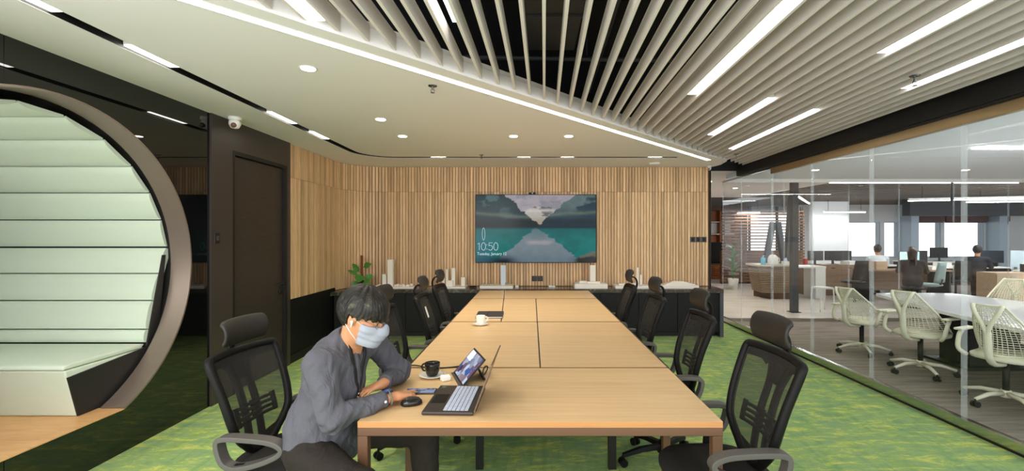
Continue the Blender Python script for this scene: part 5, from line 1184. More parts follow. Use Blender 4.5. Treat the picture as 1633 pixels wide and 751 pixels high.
# ================================================================== PERSON  (signed distance fields turned into one smooth skin)
class SDF:
    def __init__(s, lo, hi, h):
        s.lo = np.array(lo, float); s.h = h; s.n = np.ceil((np.array(hi)-s.lo)/h).astype(int)+1
        s.D = np.full(s.n, 1.0, np.float32)
    def region(s, lo, hi):
        a = np.clip(np.floor((np.array(lo)-s.lo)/s.h).astype(int), 0, s.n); b_ = np.clip(np.ceil((np.array(hi)-s.lo)/s.h).astype(int)+1, 0, s.n)
        sl = tuple(slice(i, j) for i, j in zip(a, b_))
        ax = [s.lo[i]+s.h*np.arange(a[i], b_[i]) for i in range(3)]
        return sl, np.stack(np.meshgrid(*ax, indexing='ij'), -1).astype(np.float32)
    def put(s, d, sl, k, op='add'):
        D = s.D[sl]
        if op == 'add': hh = np.maximum(k-np.abs(D-d), 0)/k if k > 0 else 0; s.D[sl] = np.minimum(D, d)-hh*hh*k*0.25
        elif op == 'sub': d = -d; hh = np.maximum(k-np.abs(D-d), 0)/k; s.D[sl] = np.maximum(D, d)+hh*hh*k*0.25
        elif op == 'cut': s.D[sl] = np.maximum(D, d)
    def cone(s, a, b_, ra, rb, k=0.02, op='add', flat=None):
        a, b_ = np.array(a, float), np.array(b_, float); m = max(ra, rb)+k+0.03
        sl, P = s.region(np.minimum(a, b_)-m, np.maximum(a, b_)+m)
        if P.size == 0: return s
        ba = b_-a; t = np.clip(((P-a)@ba)/max(ba@ba, 1e-9), 0, 1)[..., None]
        q = P-a-t*ba
        if flat is not None:      # squash along a unit axis: flat = (axis, factor)
            ax, fc = np.array(flat[0], float), flat[1]; ax = ax/np.linalg.norm(ax); c = (q@ax)[..., None]; q = q+ax*c*(1/fc-1)
        d = np.linalg.norm(q, axis=-1)-(ra+(rb-ra)*t[..., 0])
        s.put(d, sl, k, op); return s
    def ell(s, c, r, R=None, k=0.02, op='add'):
        c = np.array(c, float); r = np.array(r, float); m = r.max()+k+0.03; sl, P = s.region(c-m, c+m)
        if P.size == 0: return s
        q = P-c
        if R is not None: q = q@np.array(R)       # columns of R are the local axes
        k0 = np.linalg.norm(q/r, axis=-1); k1 = np.linalg.norm(q/(r*r), axis=-1)+1e-9
        s.put((k0*(k0-1)/k1).astype(np.float32), sl, k, op); return s
    def mesh(s, name, smooth=2):
        D = s.D; neg = D < 0; nx, ny, nz = D.shape
        cor = [(i, j, k) for i in (0, 1) for j in (0, 1) for k in (0, 1)]
        cnt = np.zeros((nx-1, ny-1, nz-1), np.uint8)
        for i, j, k in cor: cnt += neg[i:nx-1+i, j:ny-1+j, k:nz-1+k]
        I = np.argwhere((cnt > 0) & (cnt < 8)); idx = np.full(cnt.shape, -1, np.int64); idx[tuple(I.T)] = np.arange(len(I))
        val = {c: D[I[:, 0]+c[0], I[:, 1]+c[1], I[:, 2]+c[2]] for c in cor}
        acc = np.zeros((len(I), 3)); num = np.zeros(len(I))
        for c in cor:
            for ax in range(3):
                if c[ax]: continue
                e = list(c); e[ax] = 1; e = tuple(e); a, b_ = val[c], val[e]; m = (a < 0) != (b_ < 0)
                t = np.where(m, a/np.where(m, a-b_, 1), 0); p = np.array(c, float)[None].repeat(len(I), 0); p[:, ax] = t
                acc += p*m[:, None]; num += m
        Vv = s.lo+s.h*(I+acc/num[:, None]); F = []
        for ax in range(3):
            o1, o2 = (ax+1) % 3, (ax+2) % 3; sl0 = [slice(None)]*3; sl1 = [slice(None)]*3; sl0[ax] = slice(0, -1); sl1[ax] = slice(1, None)
            a, b_ = neg[tuple(sl0)], neg[tuple(sl1)]; E = np.argwhere(a != b_)
            E = E[(E[:, o1] > 0) & (E[:, o2] > 0) & (E[:, o1] < D.shape[o1]-1) & (E[:, o2] < D.shape[o2]-1)]
            flip = a[tuple(E.T)]
            def q(d1, d2): e = E.copy(); e[:, o1] -= d1; e[:, o2] -= d2; return idx[tuple(e.T)]
            Q = np.stack([q(1, 1), q(0, 1), q(0, 0), q(1, 0)], 1); Q[~flip] = Q[~flip][:, ::-1]; F.append(Q)
        F = np.concatenate(F); F = F[(F >= 0).all(1)]
        for _ in range(smooth):
            S = np.zeros_like(Vv); n_ = np.zeros(len(Vv))
            for i in range(4):
                np.add.at(S, F[:, i], Vv[F[:, (i+1) % 4]]+Vv[F[:, (i+3) % 4]]); np.add.at(n_, F[:, i], 2)
            Vv = 0.5*Vv+0.5*S/np.maximum(n_, 1)[:, None]
        me = bpy.data.meshes.new(name); me.vertices.add(len(Vv)); me.vertices.foreach_set('co', Vv.astype(np.float32).ravel())
        me.loops.add(F.size); me.loops.foreach_set('vertex_index', F.astype(np.int32).ravel()); me.polygons.add(len(F))
        me.polygons.foreach_set('loop_start', np.arange(0, F.size, 4, dtype=np.int32)); me.polygons.foreach_set('use_smooth', [True]*len(F))
        me.update(calc_edges=True); me.validate(); return me
def unit(v): v = np.array(v, float); return v/np.linalg.norm(v)
def sdf_obj(name, S, m, parent, smooth=2):
    me = S.mesh(name, smooth); me.materials.append(m); o = bpy.data.objects.new(name, me); COL.objects.link(o)
    o.parent = parent; o.location = -Vector(parent.location); return o
def hand(S, w, f, n, side, size=1.0, curls=(0.2, 0.25, 0.3, 0.35), spread=0.05, thumb_curl=0.3):
    """w wrist, f forward, n back-of-hand normal, side +1 when the thumb lies along cross(n, f)"""
    f = unit(f); n = np.array(n, float); n = unit(n-f*(n@f)); sdir = np.cross(n, f)*side; w = np.array(w, float); z = size
    offs = [(0.030, 0.084, 0.070, 0.0082), (0.010, 0.088, 0.079, 0.0086), (-0.010, 0.084, 0.073, 0.0082), (-0.029, 0.074, 0.057, 0.0072)]
    S.cone(w-f*0.03*z, w+f*0.01*z, 0.024*z, 0.023*z, 0.01, flat=(n, 0.75))
    for (so, fo, ln, rr), cu in zip(offs, curls):
        b_ = w+f*fo*z+sdir*so*z+n*0.004
        S.cone(w+f*0.015*z+sdir*so*0.55*z, b_, 0.0155*z, rr*1.22*z, 0.014)
        ang = 0.0; p = b_; out = unit(f+sdir*so*spread/0.03)
        for i, fr in enumerate((0.46, 0.30, 0.24)):
            ang += cu*(0.8 if i == 0 else 1.15); d = out*math.cos(ang)-n*math.sin(ang); e = p+d*ln*fr*z
            S.cone(p, e, rr*z*(1.03-0.09*i), rr*z*(0.96-0.11*i), 0.0035); p = e
    b_ = w+f*0.022*z+sdir*0.024*z-n*0.006; p = b_; d = unit(f*0.62+sdir*0.78-n*0.2)
    S.cone(w+f*0.01*z, b_, 0.018*z, 0.0145*z, 0.012)
    for ln, r0, r1, c in ((0.042, 0.0135, 0.0108, 0.0), (0.032, 0.0105, 0.0095, thumb_curl), (0.025, 0.0095, 0.0078, thumb_curl)):
        d = unit(d+f*c*0.6-sdir*c*0.5-n*c*0.2); e = p+d*ln*z; S.cone(p, e, r0*z, r1*z, 0.005); p = e
    return S
m_skin = mat('skin', rgb(214, 160, 122), 0.5, spec=0.35); m_skin.node_tree.nodes['Principled BSDF'].inputs['Subsurface Weight'].default_value = 0.08
x = N(m_skin); x.color(x.ramp(x.noise(x.coords(), 14, 4), [(0.3, rgb(184, 128, 92)), (0.7, rgb(204, 150, 112))]))
m_shirt = mat('slate_grey_shirt', rgb(86, 86, 92), 0.85, spec=0.2); x = N(m_shirt)
fw = x.noise(x.coords((1, 1, 1)), 900, 2); x.color(x.mix(0.5, rgb(84, 84, 91), x.ramp(fw, [(0.35, rgb(72, 72, 79)), (0.65, rgb(102, 102, 109))])))
x.bump(x.noise(x.coords((1.3, 1.3, 0.8)), 9, 3.0, 0.45, 0.9), 0.75, 0.035)
m_trouser = mat('dark_olive_trousers', rgb(40, 35, 31), 0.8, spec=0.25); x = N(m_trouser); x.bump(x.noise(x.coords((1.5, 1, 1)), 12, 4, 0.5, 1.0), 0.5, 0.02)
m_hair = mat('black_hair_with_grey', rgb(44, 42, 34), 0.5, spec=0.35)
m_mask = mat('pale_blue_mask', rgb(152, 156, 168), 0.85, spec=0.1)
m_lanyard = mat('black_lanyard', rgb(20, 20, 22), 0.6)
m_eyewhite = mat('eye_white', rgb(226, 220, 212), 0.2); m_iris = mat('dark_iris', rgb(30, 20, 14), 0.1); m_brow = mat('dark_brow', rgb(40, 34, 28), 0.8)

PR = Vector((-1.08, 2.2, 0))
person = empty('person', PR, 0, 'person in a dark grey shirt and pale mask leaning over the table', 'person')
# joints
ELR, WRR = np.array((-0.865, 1.985, 0.772)), np.array((-0.668, 2.175, 0.800))
ELL, WRL = np.array((-0.730, 2.545, 0.812)), np.array((-0.742, 2.270, 0.830))
SHR, SHL = np.array((-0.935, 2.025, 0.992)), np.array((-0.830, 2.400, 1.010))
HIPR, HIPL = np.array((-1.03, 2.09, 0.575)), np.array((-1.00, 2.32, 0.575))
KNR, KNL = np.array((-0.690, 1.845, 0.545)), np.array((-0.555, 2.36, 0.565))
ANR, ANL = np.array((-0.62, 1.83, 0.10)), np.array((-0.535, 2.36, 0.10))
NB, HC = np.array((-0.868, 2.190, 1.070)), np.array((-0.782, 2.120, 1.190))
FR, FL = unit((0.62, 0.76, -0.14)), unit((-0.50, -0.86, -0.10))
az, pt = math.radians(-8), math.radians(24)
fh = np.array((math.cos(az)*math.cos(pt), math.sin(az)*math.cos(pt), -math.sin(pt))); uh = unit(np.array((0, 0, 1))-fh*(-math.sin(pt))); lh = np.cross(uh, fh)
HR_ = np.stack([fh, lh, uh], 1)
HS = 1.03
def hp(f, l, u): return HC+(fh*f+lh*l+uh*u)*HS
def head(S, k=0.02):
    S.ell(hp(-0.012, 0, 0.030), np.array((0.098, 0.077, 0.092))*HS, HR_, 0.01)
    S.ell(hp(0.030, 0, -0.028), np.array((0.064, 0.064, 0.088))*HS, HR_, 0.03)
    S.ell(hp(0.052, 0, -0.082), np.array((0.036, 0.040, 0.030))*HS, HR_, 0.03)
    for s in (-1, 1):
        S.ell(hp(0.055, s*0.043, -0.020), np.array((0.026, 0.024, 0.022))*HS, HR_, 0.02)          # cheekbones
        S.ell(hp(0.086, s*0.031, 0.016), np.array((0.016, 0.019, 0.012))*HS, HR_, 0.012, 'sub')    # sockets
        S.cone(hp(0.083, s*0.012, 0.034), hp(0.072, s*0.050, 0.033), 0.010, 0.008, 0.012)         # brow ridge
        S.ell(hp(0.076, s*0.031, 0.015), np.array((0.0145,)*3)*HS, None, 0.003)                    # lids
        # ear
        S.ell(hp(-0.006, s*0.079, 0.000), np.array((0.019, 0.008, 0.031))*HS, HR_, 0.006)
        S.ell(hp(-0.003, s*0.086, 0.002), np.array((0.009, 0.005, 0.017))*HS, HR_, 0.004, 'sub')
    S.cone(hp(0.090, 0, 0.018), hp(0.110, 0, -0.022), 0.0085, 0.0125, 0.014)
    for s in (-1, 1): S.ell(hp(0.098, s*0.012, -0.025), np.array((0.010, 0.008, 0.008))*HS, HR_, 0.006)
    S.ell(hp(0.090, 0, -0.048), np.array((0.010, 0.022, 0.005))*HS, HR_, 0.006); S.ell(hp(0.088, 0, -0.058), np.array((0.010, 0.019, 0.006))*HS, HR_, 0.006)
    return S
body = SDF((-1.30, 1.72, 0.02), (-0.42, 2.70, 1.36), 0.0045)
head(body)
body.cone(NB-np.array((0.0, 0, 0.05)), hp(-0.012, 0, -0.05), 0.056, 0.056, 0.02)
body.ell((-0.94, 2.205, 0.85), (0.09, 0.145, 0.18), None, 0.03); body.ell((-1.01, 2.205, 0.62), (0.115, 0.155, 0.11), None, 0.06)
body.cone(SHR, SHL, 0.042, 0.042, 0.03)
for sh, el, wr in ((SHR, ELR, WRR), (SHL, ELL, WRL)): body.cone(sh, el, 0.048, 0.040, 0.02); body.cone(el, wr, 0.039, 0.025, 0.02)
for hi, kn, an in ((HIPR, KNR, ANR), (HIPL, KNL, ANL)):
    body.cone(hi, kn, 0.072, 0.050, 0.03); body.cone(kn, an, 0.048, 0.034, 0.02); body.cone(an, an+np.array((0.12, -0.01, -0.045)), 0.034, 0.026, 0.02)
hand(body, WRR+FR*0.02, FR, (0.05, 0.0, 1), -1 if False else 1, 0.98, (0.06, 0.42, 0.50, 0.55), 0.04, 0.35)
hand(body, WRL+FL*0.01, FL, (-0.15, 0.0, 1), -1, 0.98, (0.34, 0.36, 0.36, 0.34), 0.05, 0.3)
sdf_obj('body', body, m_skin, person, 2)
def wr(P, amp, f=1.0):
    return amp*(np.sin(P[..., 0]*41*f+2.1*np.sin(P[..., 2]*17*f)+P[..., 1]*13*f)*0.5+np.sin(P[..., 2]*53*f+2.5*np.sin(P[..., 1]*21*f)+P[..., 0]*19*f)*0.35+np.sin((P[..., 0]+P[..., 1]-P[..., 2])*77*f)*0.2)
# shirt
sh = SDF((-1.32, 1.80, 0.44), (-0.52, 2.70, 1.18), 0.005)
sh.ell((-0.945, 2.205, 0.87), (0.132, 0.190, 0.225), None, 0.03); sh.ell((-1.015, 2.205, 0.66), (0.145, 0.190, 0.145), None, 0.10)
sh.cone((-1.015, 2.205, 0.58), (-0.99, 2.205, 0.70), 0.158, 0.148, 0.06, flat=((1, 0, 0), 0.88))
sh.cone(SHR, SHL, 0.066, 0.066, 0.06); sh.cone(SHR+np.array((0, 0.05, 0.022)), NB+np.array((-0.02, -0.02, 0.0)), 0.046, 0.058, 0.04); sh.cone(SHL+np.array((0, -0.05, 0.022)), NB+np.array((-0.02, 0.02, 0.0)), 0.046, 0.058, 0.04)
sh.ell((-1.00, 2.205, 0.565), (0.168, 0.205, 0.130), None, 0.05)
torso = SDF((-1.32, 1.80, 0.44), (-0.52, 2.70, 1.18), 0.005); torso.D = sh.D.copy()
CUR, CUL = ELR+(WRR-ELR)*0.93, ELL+(WRL-ELL)*0.90
sh.cone(SHR, ELR, 0.073, 0.056, 0.02); sh.cone(ELR, CUR, 0.056, 0.038, 0.022)
sh.cone(SHL, ELL, 0.072, 0.056, 0.02); sh.cone(ELL, CUL, 0.056, 0.039, 0.022)
sl, P = sh.region((-2, 0, 0), (2, 4, 3))
dE = np.minimum(np.linalg.norm(P-ELR.astype(np.float32), axis=-1), np.linalg.norm(P-ELL.astype(np.float32), axis=-1))
am = 0.0045+0.0075*np.exp(-(dE/0.11)**2)+0.003*np.exp(-((P[..., 2]-0.60)/0.10)**2)
sh.D = sh.D+wr(P, am, 1.15).astype(np.float32)
# cuffs end, neck opening, hem
for e, w_ in ((ELR, WRR), (ELL, WRL)):
    d = unit(w_-e); c = e+(w_-e)*0.90; q = P-c.astype(np.float32); along = q@d.astype(np.float32); rad = np.linalg.norm(q-along[..., None]*d.astype(np.float32), axis=-1)
    m_ = (rad < 0.085) & (along > -0.03) & (along < 0.05); sh.D = np.where(m_, np.maximum(sh.D, along), sh.D)
neck_d = np.linalg.norm(P-(NB+np.array((0.035, -0.028, 0.075))).astype(np.float32), axis=-1)-0.074
sh.D = np.maximum(sh.D, -neck_d); sh.D = np.maximum(sh.D, 0.475+0.22*np.maximum(P[..., 0]+0.98, 0)-P[..., 2]+0.012*np.sin(P[..., 1]*30)+0.01*np.sin(P[..., 0]*37))
shirt = sdf_obj('shirt', sh, m_shirt, person, 2)
# collar band, placket, chest pocket and cuff button
cb_ = SDF((-1.02, 2.02, 0.98), (-0.72, 2.34, 1.18), 0.004)
ax_ = unit(hp(-0.012, 0, -0.05)-NB); 
cb_.cone(NB+ax_*-0.030, NB+ax_*0.020, 0.083, 0.075, 0.005); slc, Pc = cb_.region((-2, 0, 0), (2, 4, 3)); qc = (Pc-NB.astype(np.float32))@ax_.astype(np.float32)
inner = np.linalg.norm((Pc-NB.astype(np.float32))-qc[..., None]*ax_.astype(np.float32), axis=-1)-0.068
cb_.D = np.maximum(np.maximum(cb_.D, -inner), np.maximum(qc-0.022, -0.05-qc)); sdf_obj('collar', cb_, mat('black_inner_collar', rgb(44, 44, 48), 0.8), shirt and person, 1)
fc = unit((0.42, -0.15, 0)); 
def surf(y, z, S=None, d=0.002):   # front surface point of the shirt at (y, z): march in from the front
    S = torso; iy = int(round((y-S.lo[1])/S.h)); iz = int(round((z-S.lo[2])/S.h)); col = S.D[:, iy, iz]; ix = np.where(col < 0)[0]
    return np.array((S.lo[0]+S.h*(ix.max() if len(ix) else 0)+d, y, z))
pp_ = [surf(2.155+0.02*(t), 1.035-0.30*t, sh, 0.0025) for t in np.linspace(0, 1, 12)]
MB().sweep([Vector(p)-PR for p in pp_], [(-0.015, -0.004), (0.015, -0.004), (0.015, 0.004), (-0.015, 0.004)], up=(1, -0.3, 0)).build('placket', m_shirt, person, True)
for t in (0.25, 0.5, 0.75):
    p = surf(2.155+0.02*t, 1.035-0.30*t, sh, 0.005); MB().cyl(Vector(p)-PR, Vector(p)-PR+Vector((0.002, -0.0006, 0)), 0.0055, n=10).build('button', m_arm, person)
cbp = ELR+(WRR-ELR)*0.83; cbn = unit(np.cross(WRR-ELR, (0, 0, 1))); q_ = cbp+cbn*0.040+np.array((0, 0, 0.004)); MB().cyl(Vector(q_)-PR, Vector(q_+cbn*0.003)-PR, 0.006, n=10).build('button', m_white, person)
# trousers and shoes
tr = SDF((-1.32, 1.70, 0.06), (-0.40, 2.55, 0.78), 0.006)
tr.ell((-1.01, 2.205, 0.605), (0.140, 0.180, 0.120), None, 0.02)
for hi, kn, an in ((HIPR, KNR, ANR), (HIPL, KNL, ANL)): tr.cone(hi, kn, 0.092, 0.074, 0.05); tr.cone(kn, an+np.array((0, 0, 0.02)), 0.073, 0.060, 0.03)
sl, P = tr.region((-2, 0, 0), (2, 4, 3)); tr.D = tr.D+wr(P, 0.005, 0.9).astype(np.float32); tr.D = np.maximum(tr.D, 0.085-P[..., 2])
sdf_obj('trousers', tr, m_trouser, person, 2)
for an in (ANR, ANL):
    s_ = SDF(an-np.array((0.12, 0.1, 0.12)), an+np.array((0.28, 0.1, 0.06)), 0.006); a = an.copy(); a[2] = 0.055
    s_.cone(a+np.array((-0.05, 0, -0.012)), a+np.array((0.08, -0.004, -0.015)), 0.043, 0.045, 0.01); s_.cone(a+np.array((0.06, 0, -0.015)), a+np.array((0.17, -0.006, -0.022)), 0.044, 0.033, 0.01); s_.cone(a, a+np.array((0, 0, 0.04)), 0.045, 0.042, 0.02)
    sl, P = s_.region((-3, -3, -3), (3, 4, 3)); s_.D = np.maximum(s_.D, 0.004-P[..., 2]); sdf_obj('shoe', s_, m_black, person, 1)
# hair: cap over the skull with a swept fringe, strands as relief
def local(P): q = (P-HC.astype(np.float32))/HS; return q@fh.astype(np.float32), q@lh.astype(np.float32), q@uh.astype(np.float32)
ha = SDF(HC-0.19, HC+0.19, 0.0032); sl, P = ha.region(HC-0.3, HC+0.3); f, l, u = local(P)
qe = np.stack([(f+0.010)/0.118, l/0.096, (u-0.036)/0.110], -1); k0 = np.linalg.norm(qe, axis=-1)
k1 = np.linalg.norm(qe/np.array((0.118, 0.096, 0.110)), axis=-1)+1e-6; dcap = k0*(k0-1)/k1
ang_ = np.arctan2(l, f+0.035); st = 0.0008*np.sin(ang_*47+5*np.sin(ang_*3+u*20)+u*14)+0.0020*np.sin(ang_*9+u*24+2*np.sin(f*40))
line = np.where(f > 0.02, 0.018+0.010*np.sin(l*70+1), np.where(f > -0.020, 0.018-(0.02-f)*0.15, -0.040-(-0.020-f)*0.35))
# sideburn side and nape follow a hairline
hairline = np.interp(f.ravel(), [-0.13, -0.05, -0.030, -0.022, 0.02, 0.045, 0.12], [-0.072, -0.062, -0.050, 0.014, 0.010, 0.022, 0.026]).reshape(f.shape).astype(np.float32)
d = np.maximum(dcap+st, (hairline+0.006*np.sin(ang_*23+2)+0.003*np.sin(ang_*57)-u)*0.9)
inner = np.linalg.norm(np.stack([(f+0.010)/0.085, l/0.068, (u-0.02)/0.088], -1), axis=-1)-1
ha.D = np.maximum(d, -inner*0.07).astype(np.float32)
x = N(m_hair); hz = x.noise(x.coords((3, 26, 9), (0.0, 0.35, 0.3)), 5, 4, 0.6, 0.4); x.color(x.ramp(hz, [(0.40, rgb(16, 14, 12)), (0.58, rgb(36, 33, 26)), (0.76, rgb(84, 82, 64))])); x.bump(hz, 0.35, 0.004)  # paler streaks put highlights into the dark hair colour
sdf_obj('hair', ha, m_hair, person, 1)
# mask: shell over nose, mouth and chin with pleats, ear loops
mk = SDF(HC-0.17, HC+0.19, 0.0032); hd = SDF(HC-0.17, HC+0.19, 0.0032); head(hd); sl, P = mk.region(HC-0.3, HC+0.3); f, l, u = local(P)
soft = SDF(HC-0.17, HC+0.19, 0.0032); soft.D = hd.D.copy(); soft.cone(hp(0.098, 0, -0.020), hp(0.080, 0, -0.085), 0.020, 0.024, 0.05)
pleat = 0.0018*np.sin(u*210)*np.exp(-((u+0.05)/0.035)**2)
low = -0.098-0.10*np.abs(l)**1.3*0+0.25*np.maximum(0.03-f, 0); top = 0.000+0.018*np.exp(-(l/0.020)**2)-0.16*np.maximum(0.07-f, 0)*0
mk.D = np.maximum.reduce([soft.D-0.0105-pleat, -(soft.D-0.001), u-top, low-u, 0.040+0.16*np.maximum(-0.03-u, 0)*0-f]).astype(np.float32)
mask = sdf_obj('face_mask', mk, m_mask, person, 2)
for s in (-1, 1):
    for (u0, u1) in ((-0.012, 0.022), (-0.080, -0.030)):
        MB().tube([Vector(p)-PR for p in [hp(0.044, s*0.067, u0), hp(0.010, s*0.079, (u0+u1)/2), hp(-0.022, s*0.084, u1)]], 0.0016, 6).build('ear_loop', m_white, mask.parent, True)
for s in (-1, 1):
    e = MB(); e.lathe([(0.0001, -0.0125), (0.008, -0.010), (0.0125, 0), (0.008, 0.010), (0.0001, 0.0125)], n=12); o = e.build('eye', m_eyewhite, person, True); o.location = Vector(hp(0.0785, s*0.031, 0.013))-PR
    ip = Vector(hp(0.0915, s*0.031, 0.009))-PR; MB().cyl(ip-Vector(fh)*0.003, ip, 0.0055, n=12).build('iris', m_iris, person, True)
    MB().tube([Vector(hp(0.098, s*0.014, 0.036))-PR, Vector(hp(0.093, s*0.034, 0.040))-PR, Vector(hp(0.078, s*0.052, 0.035))-PR], [0.003, 0.0035, 0.002], 6).build('eyebrow', m_brow, person, True)
# thin glasses
gz = MB()
for s in (-1, 1):
    gz.tube([Vector(hp(0.106-0.35*max(0.0, abs(0.034+0.024*math.cos(t))-0.034), s*(0.034+0.024*math.cos(t)), 0.012+0.017*math.sin(t)))-PR for t in np.linspace(0, 2*PI, 24, endpoint=False)], 0.0009, 6, True)
    gz.tube([Vector(hp(0.098, s*0.058, 0.016))-PR, Vector(hp(0.05, s*0.081, 0.016))-PR, Vector(hp(-0.005, s*0.089, 0.020))-PR], 0.0009, 6)
gz.tube([Vector(hp(0.106, -0.010, 0.014))-PR, Vector(hp(0.112, 0, 0.016))-PR, Vector(hp(0.106, 0.010, 0.014))-PR], 0.0009, 6); gz.build('glasses', m_chrome, person, True)
# earbud in the visible ear
eb = MB(); a = Vector(hp(0.000, -0.089, -0.002))-PR; eb.tube([a, a+Vector(fh)*0.004-Vector(uh)*0.010, a+Vector(fh)*0.008-Vector(uh)*0.028], [0.0075, 0.0042, 0.0035], 10); eb.build('earbud', m_ceramic, person, True)
# lanyard and badge holder
for s in (-1, 1):
    pts = [NB+np.array((-0.045, s*0.055, 0.028)), NB+np.array((0.02, s*0.062-0.012, 0.022))]+[surf(2.165+s*0.058*(1-t)-0.005*t, 1.045-0.23*t, sh, 0.006) for t in (0.12, 0.3, 0.5, 0.7, 0.85, 1.0)]
    MB().sweep(smooth_path([Vector(p)-PR for p in pts], 4), [(-0.009, -0.0012), (0.009, -0.0012), (0.009, 0.0012), (-0.009, 0.0012)], up=(1, -0.3, 0.2)).build('lanyard', m_lanyard, person, True)
q_ = Vector(surf(2.16, 0.80, sh, 0.010))-PR; bd = MB().cbox(q_+Vector((0, 0, -0.035)), (0.004, 0.054, 0.085), Matrix.Rotation(-0.3, 3, 'Z')).build('badge_holder', m_lanyard, person, bevel=0.001)
MB().cyl(q_+Vector((0, 0, 0.008)), q_+Vector((0, 0, 0.028)), 0.006, n=8).build('badge_clip', m_chrome, person, True)
# wrist watch on the forearm nearest the camera
d = unit(WRR-ELR); wc = ELR+(WRR-ELR)*0.955+np.array((0, 0, 0.001)); a1 = unit(np.cross(d, (0, 0, 1))); a2 = np.cross(a1, d)
MB().sweep([Vector(wc+(a1*math.cos(t)*0.0295+a2*math.sin(t)*0.0265))-PR for t in np.linspace(0, 2*PI, 28, endpoint=False)], [(-0.012, -0.0018), (0.012, -0.0018), (0.012, 0.0018), (-0.012, 0.0018)], True, up=tuple(d)).build('watch_strap', mat('grey_watch_strap', rgb(110, 108, 96), 0.6), person, True)
wf = wc+a2*0.030; Rw = Matrix([list(d), list(a1), list(a2)]).transposed()
wo_ = MB().cbox(Vector(wf)-PR, (0.038, 0.034, 0.010), Rw).build('watch', m_blackceramic, person, bevel=0.004); MB().cbox(Vector(wf+a2*0.0054)-PR, (0.031, 0.028, 0.0012), Rw).build('watch_screen', mat('blue_watch_screen', rgb(40, 60, 110), 0.15, emit=0.25, emit_col=rgb(90, 120, 190)), wo_)

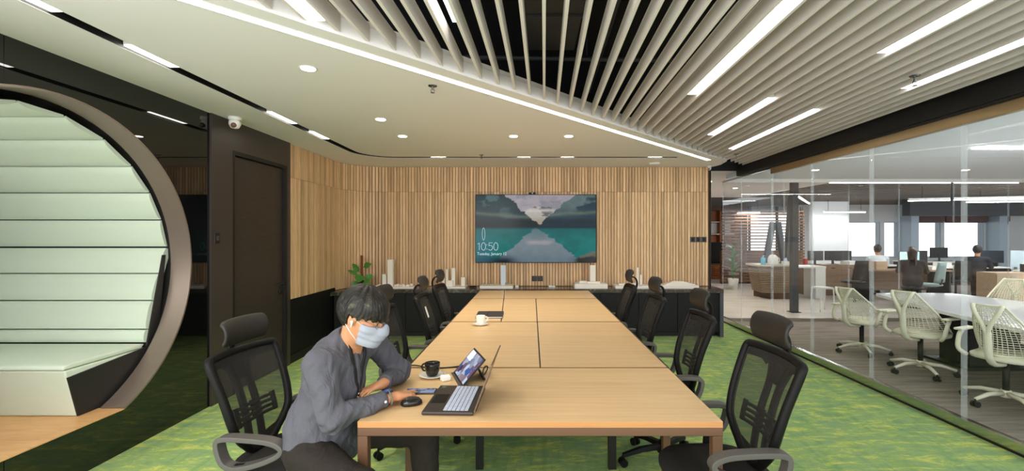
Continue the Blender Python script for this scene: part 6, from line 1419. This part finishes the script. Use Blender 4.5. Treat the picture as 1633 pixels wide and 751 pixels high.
# ---- office workers far behind the glass
def worker(loc, rz, label, m_top, m_hairc, mk_=False, long_hair=False):
    r = empty('person', (0, 0, 0), 0, label, 'person', 'workers in the open office')
    S = SDF((-0.42, -0.36, 0.02), (0.66, 0.36, 1.34), 0.0105); A = np.array
    for s in (-1, 1):
        S.cone((0.0, s*0.09, 0.53), (0.38, s*0.10, 0.52), 0.075, 0.055, 0.03); S.cone((0.38, s*0.10, 0.52), (0.40, s*0.10, 0.10), 0.053, 0.04, 0.02); S.cone((0.39, s*0.10, 0.07), (0.50, s*0.10, 0.05), 0.036, 0.03, 0.02)
    S.ell((0, 0, 0.58), (0.12, 0.16, 0.10), None, 0.05); S.ell((0.03, 0, 0.82), (0.11, 0.165, 0.2), None, 0.06); S.cone((0.05, -0.17, 0.97), (0.05, 0.17, 0.97), 0.05, 0.05, 0.05)
    S.cone((0.06, 0, 0.97), (0.08, 0, 1.10), 0.055, 0.052, 0.03); S.ell((0.09, 0, 1.19), (0.095, 0.075, 0.115), None, 0.02); S.ell((0.12, 0, 1.13), (0.06, 0.055, 0.06), None, 0.02); S.cone((0.18, 0, 1.19), (0.2, 0, 1.16), 0.012, 0.014, 0.012)
    T = SDF((-0.42, -0.36, 0.46), (0.66, 0.36, 1.1), 0.0105)
    T.ell((0.0, 0, 0.60), (0.14, 0.18, 0.14), None, 0.05); T.ell((0.03, 0, 0.82), (0.13, 0.185, 0.215), None, 0.06); T.cone((0.05, -0.17, 0.97), (0.05, 0.17, 0.97), 0.063, 0.063, 0.05)
    for s in (-1, 1):
        sh_, el, wr_ = A((0.05, s*0.19, 0.95)), A((0.16, s*0.24, 0.78)), A((0.40, s*0.13, 0.80))
        S.cone(sh_, el, 0.045, 0.038, 0.02); S.cone(el, wr_, 0.036, 0.024, 0.02); T.cone(sh_, el, 0.06, 0.05, 0.02); T.cone(el, wr_-(wr_-el)*0.15, 0.05, 0.036, 0.02)
        hand(S, wr_, (1, -s*0.1, -0.12), (0, 0, 1), s*-1, 1.0, (0.3, 0.3, 0.32, 0.35))
    sdf_obj('body', S, m_skin, r, 1); sdf_obj('top', T, m_top, r, 1)
    H = SDF((-0.12, -0.16, 0.8), (0.26, 0.16, 1.38), 0.009); H.ell((0.075, 0, 1.215), (0.112, 0.092, 0.115), None, 0.01); sl, P = H.region((-1, -1, 0), (1, 1, 2))
    H.D = np.maximum(H.D, np.minimum(1.235-P[..., 2], 9)+np.where(P[..., 0] < 0.07, -0.13, 0.0)).astype(np.float32)
    if long_hair: H.cone((-0.02, 0, 1.2), (-0.07, 0, 0.95), 0.09, 0.07, 0.03)
    sdf_obj('hair', H, m_hairc, r, 1)
    t2 = SDF((-0.42, -0.36, 0.06), (0.66, 0.36, 0.74), 0.0105); t2.ell((-0.01, 0, 0.58), (0.135, 0.175, 0.11), None, 0.03)
    for s in (-1, 1): t2.cone((0.0, s*0.09, 0.53), (0.38, s*0.10, 0.52), 0.09, 0.07, 0.03); t2.cone((0.38, s*0.10, 0.52), (0.40, s*0.10, 0.10), 0.068, 0.055, 0.03)
    sdf_obj('trousers', t2, m_trouser, r, 1)
    for s in (-1, 1): MB().box(0.34, 0.55, s*0.10-0.045, s*0.10+0.045, 0.0, 0.07).build('shoe', m_black, r, bevel=0.02)
    MB().box(0.188, 0.19, -0.045, 0.045, 1.185, 1.192).build('brow_line', m_brow, r)
    for s in (-1, 1): MB().cyl((0.178, s*0.03, 1.185), (0.184, s*0.03, 1.185), 0.008, n=8).build('eye', m_iris, r)
    r.location = loc; r.rotation_euler.z = rz
    st = empty('office_stool', (loc[0], loc[1], 0), rz, 'swivel stool under the '+label.split(' by ')[0].replace('person in', 'worker in'), 'chair', 'stools of the office workers')
    MB().lathe([(0.18, 0.40), (0.2, 0.42), (0.19, 0.445)], (0.02, 0, 0), 16).build('seat', m_chair, st, True); MB().cyl((0.02, 0, 0.02), (0.02, 0, 0.40), 0.025, n=8).build('column', m_black, st); MB().lathe([(0.2, 0.0), (0.2, 0.015), (0.03, 0.03)], (0.02, 0, 0), 16).build('foot', m_black, st)
    return r
m_hb = mat('black_hair', rgb(24, 22, 22), 0.5); m_hbr = mat('brown_hair', rgb(62, 42, 32), 0.5)
worker((9.25, 12.25, 0), 1.2, 'person in a white shirt by the far office desk', mat('white_shirt', rgb(224, 228, 234), 0.8), m_hb)
worker((8.25, 9.95, 0), 0.9, 'person with long brown hair and dark top by the map monitor', mat('dark_brown_top', rgb(58, 46, 44), 0.8), m_hbr, long_hair=True)
worker((11.25, 11.6, 0), 0.7, 'person in black by the monitors in front of the windows', mat('black_top', rgb(30, 32, 38), 0.8), m_hb)
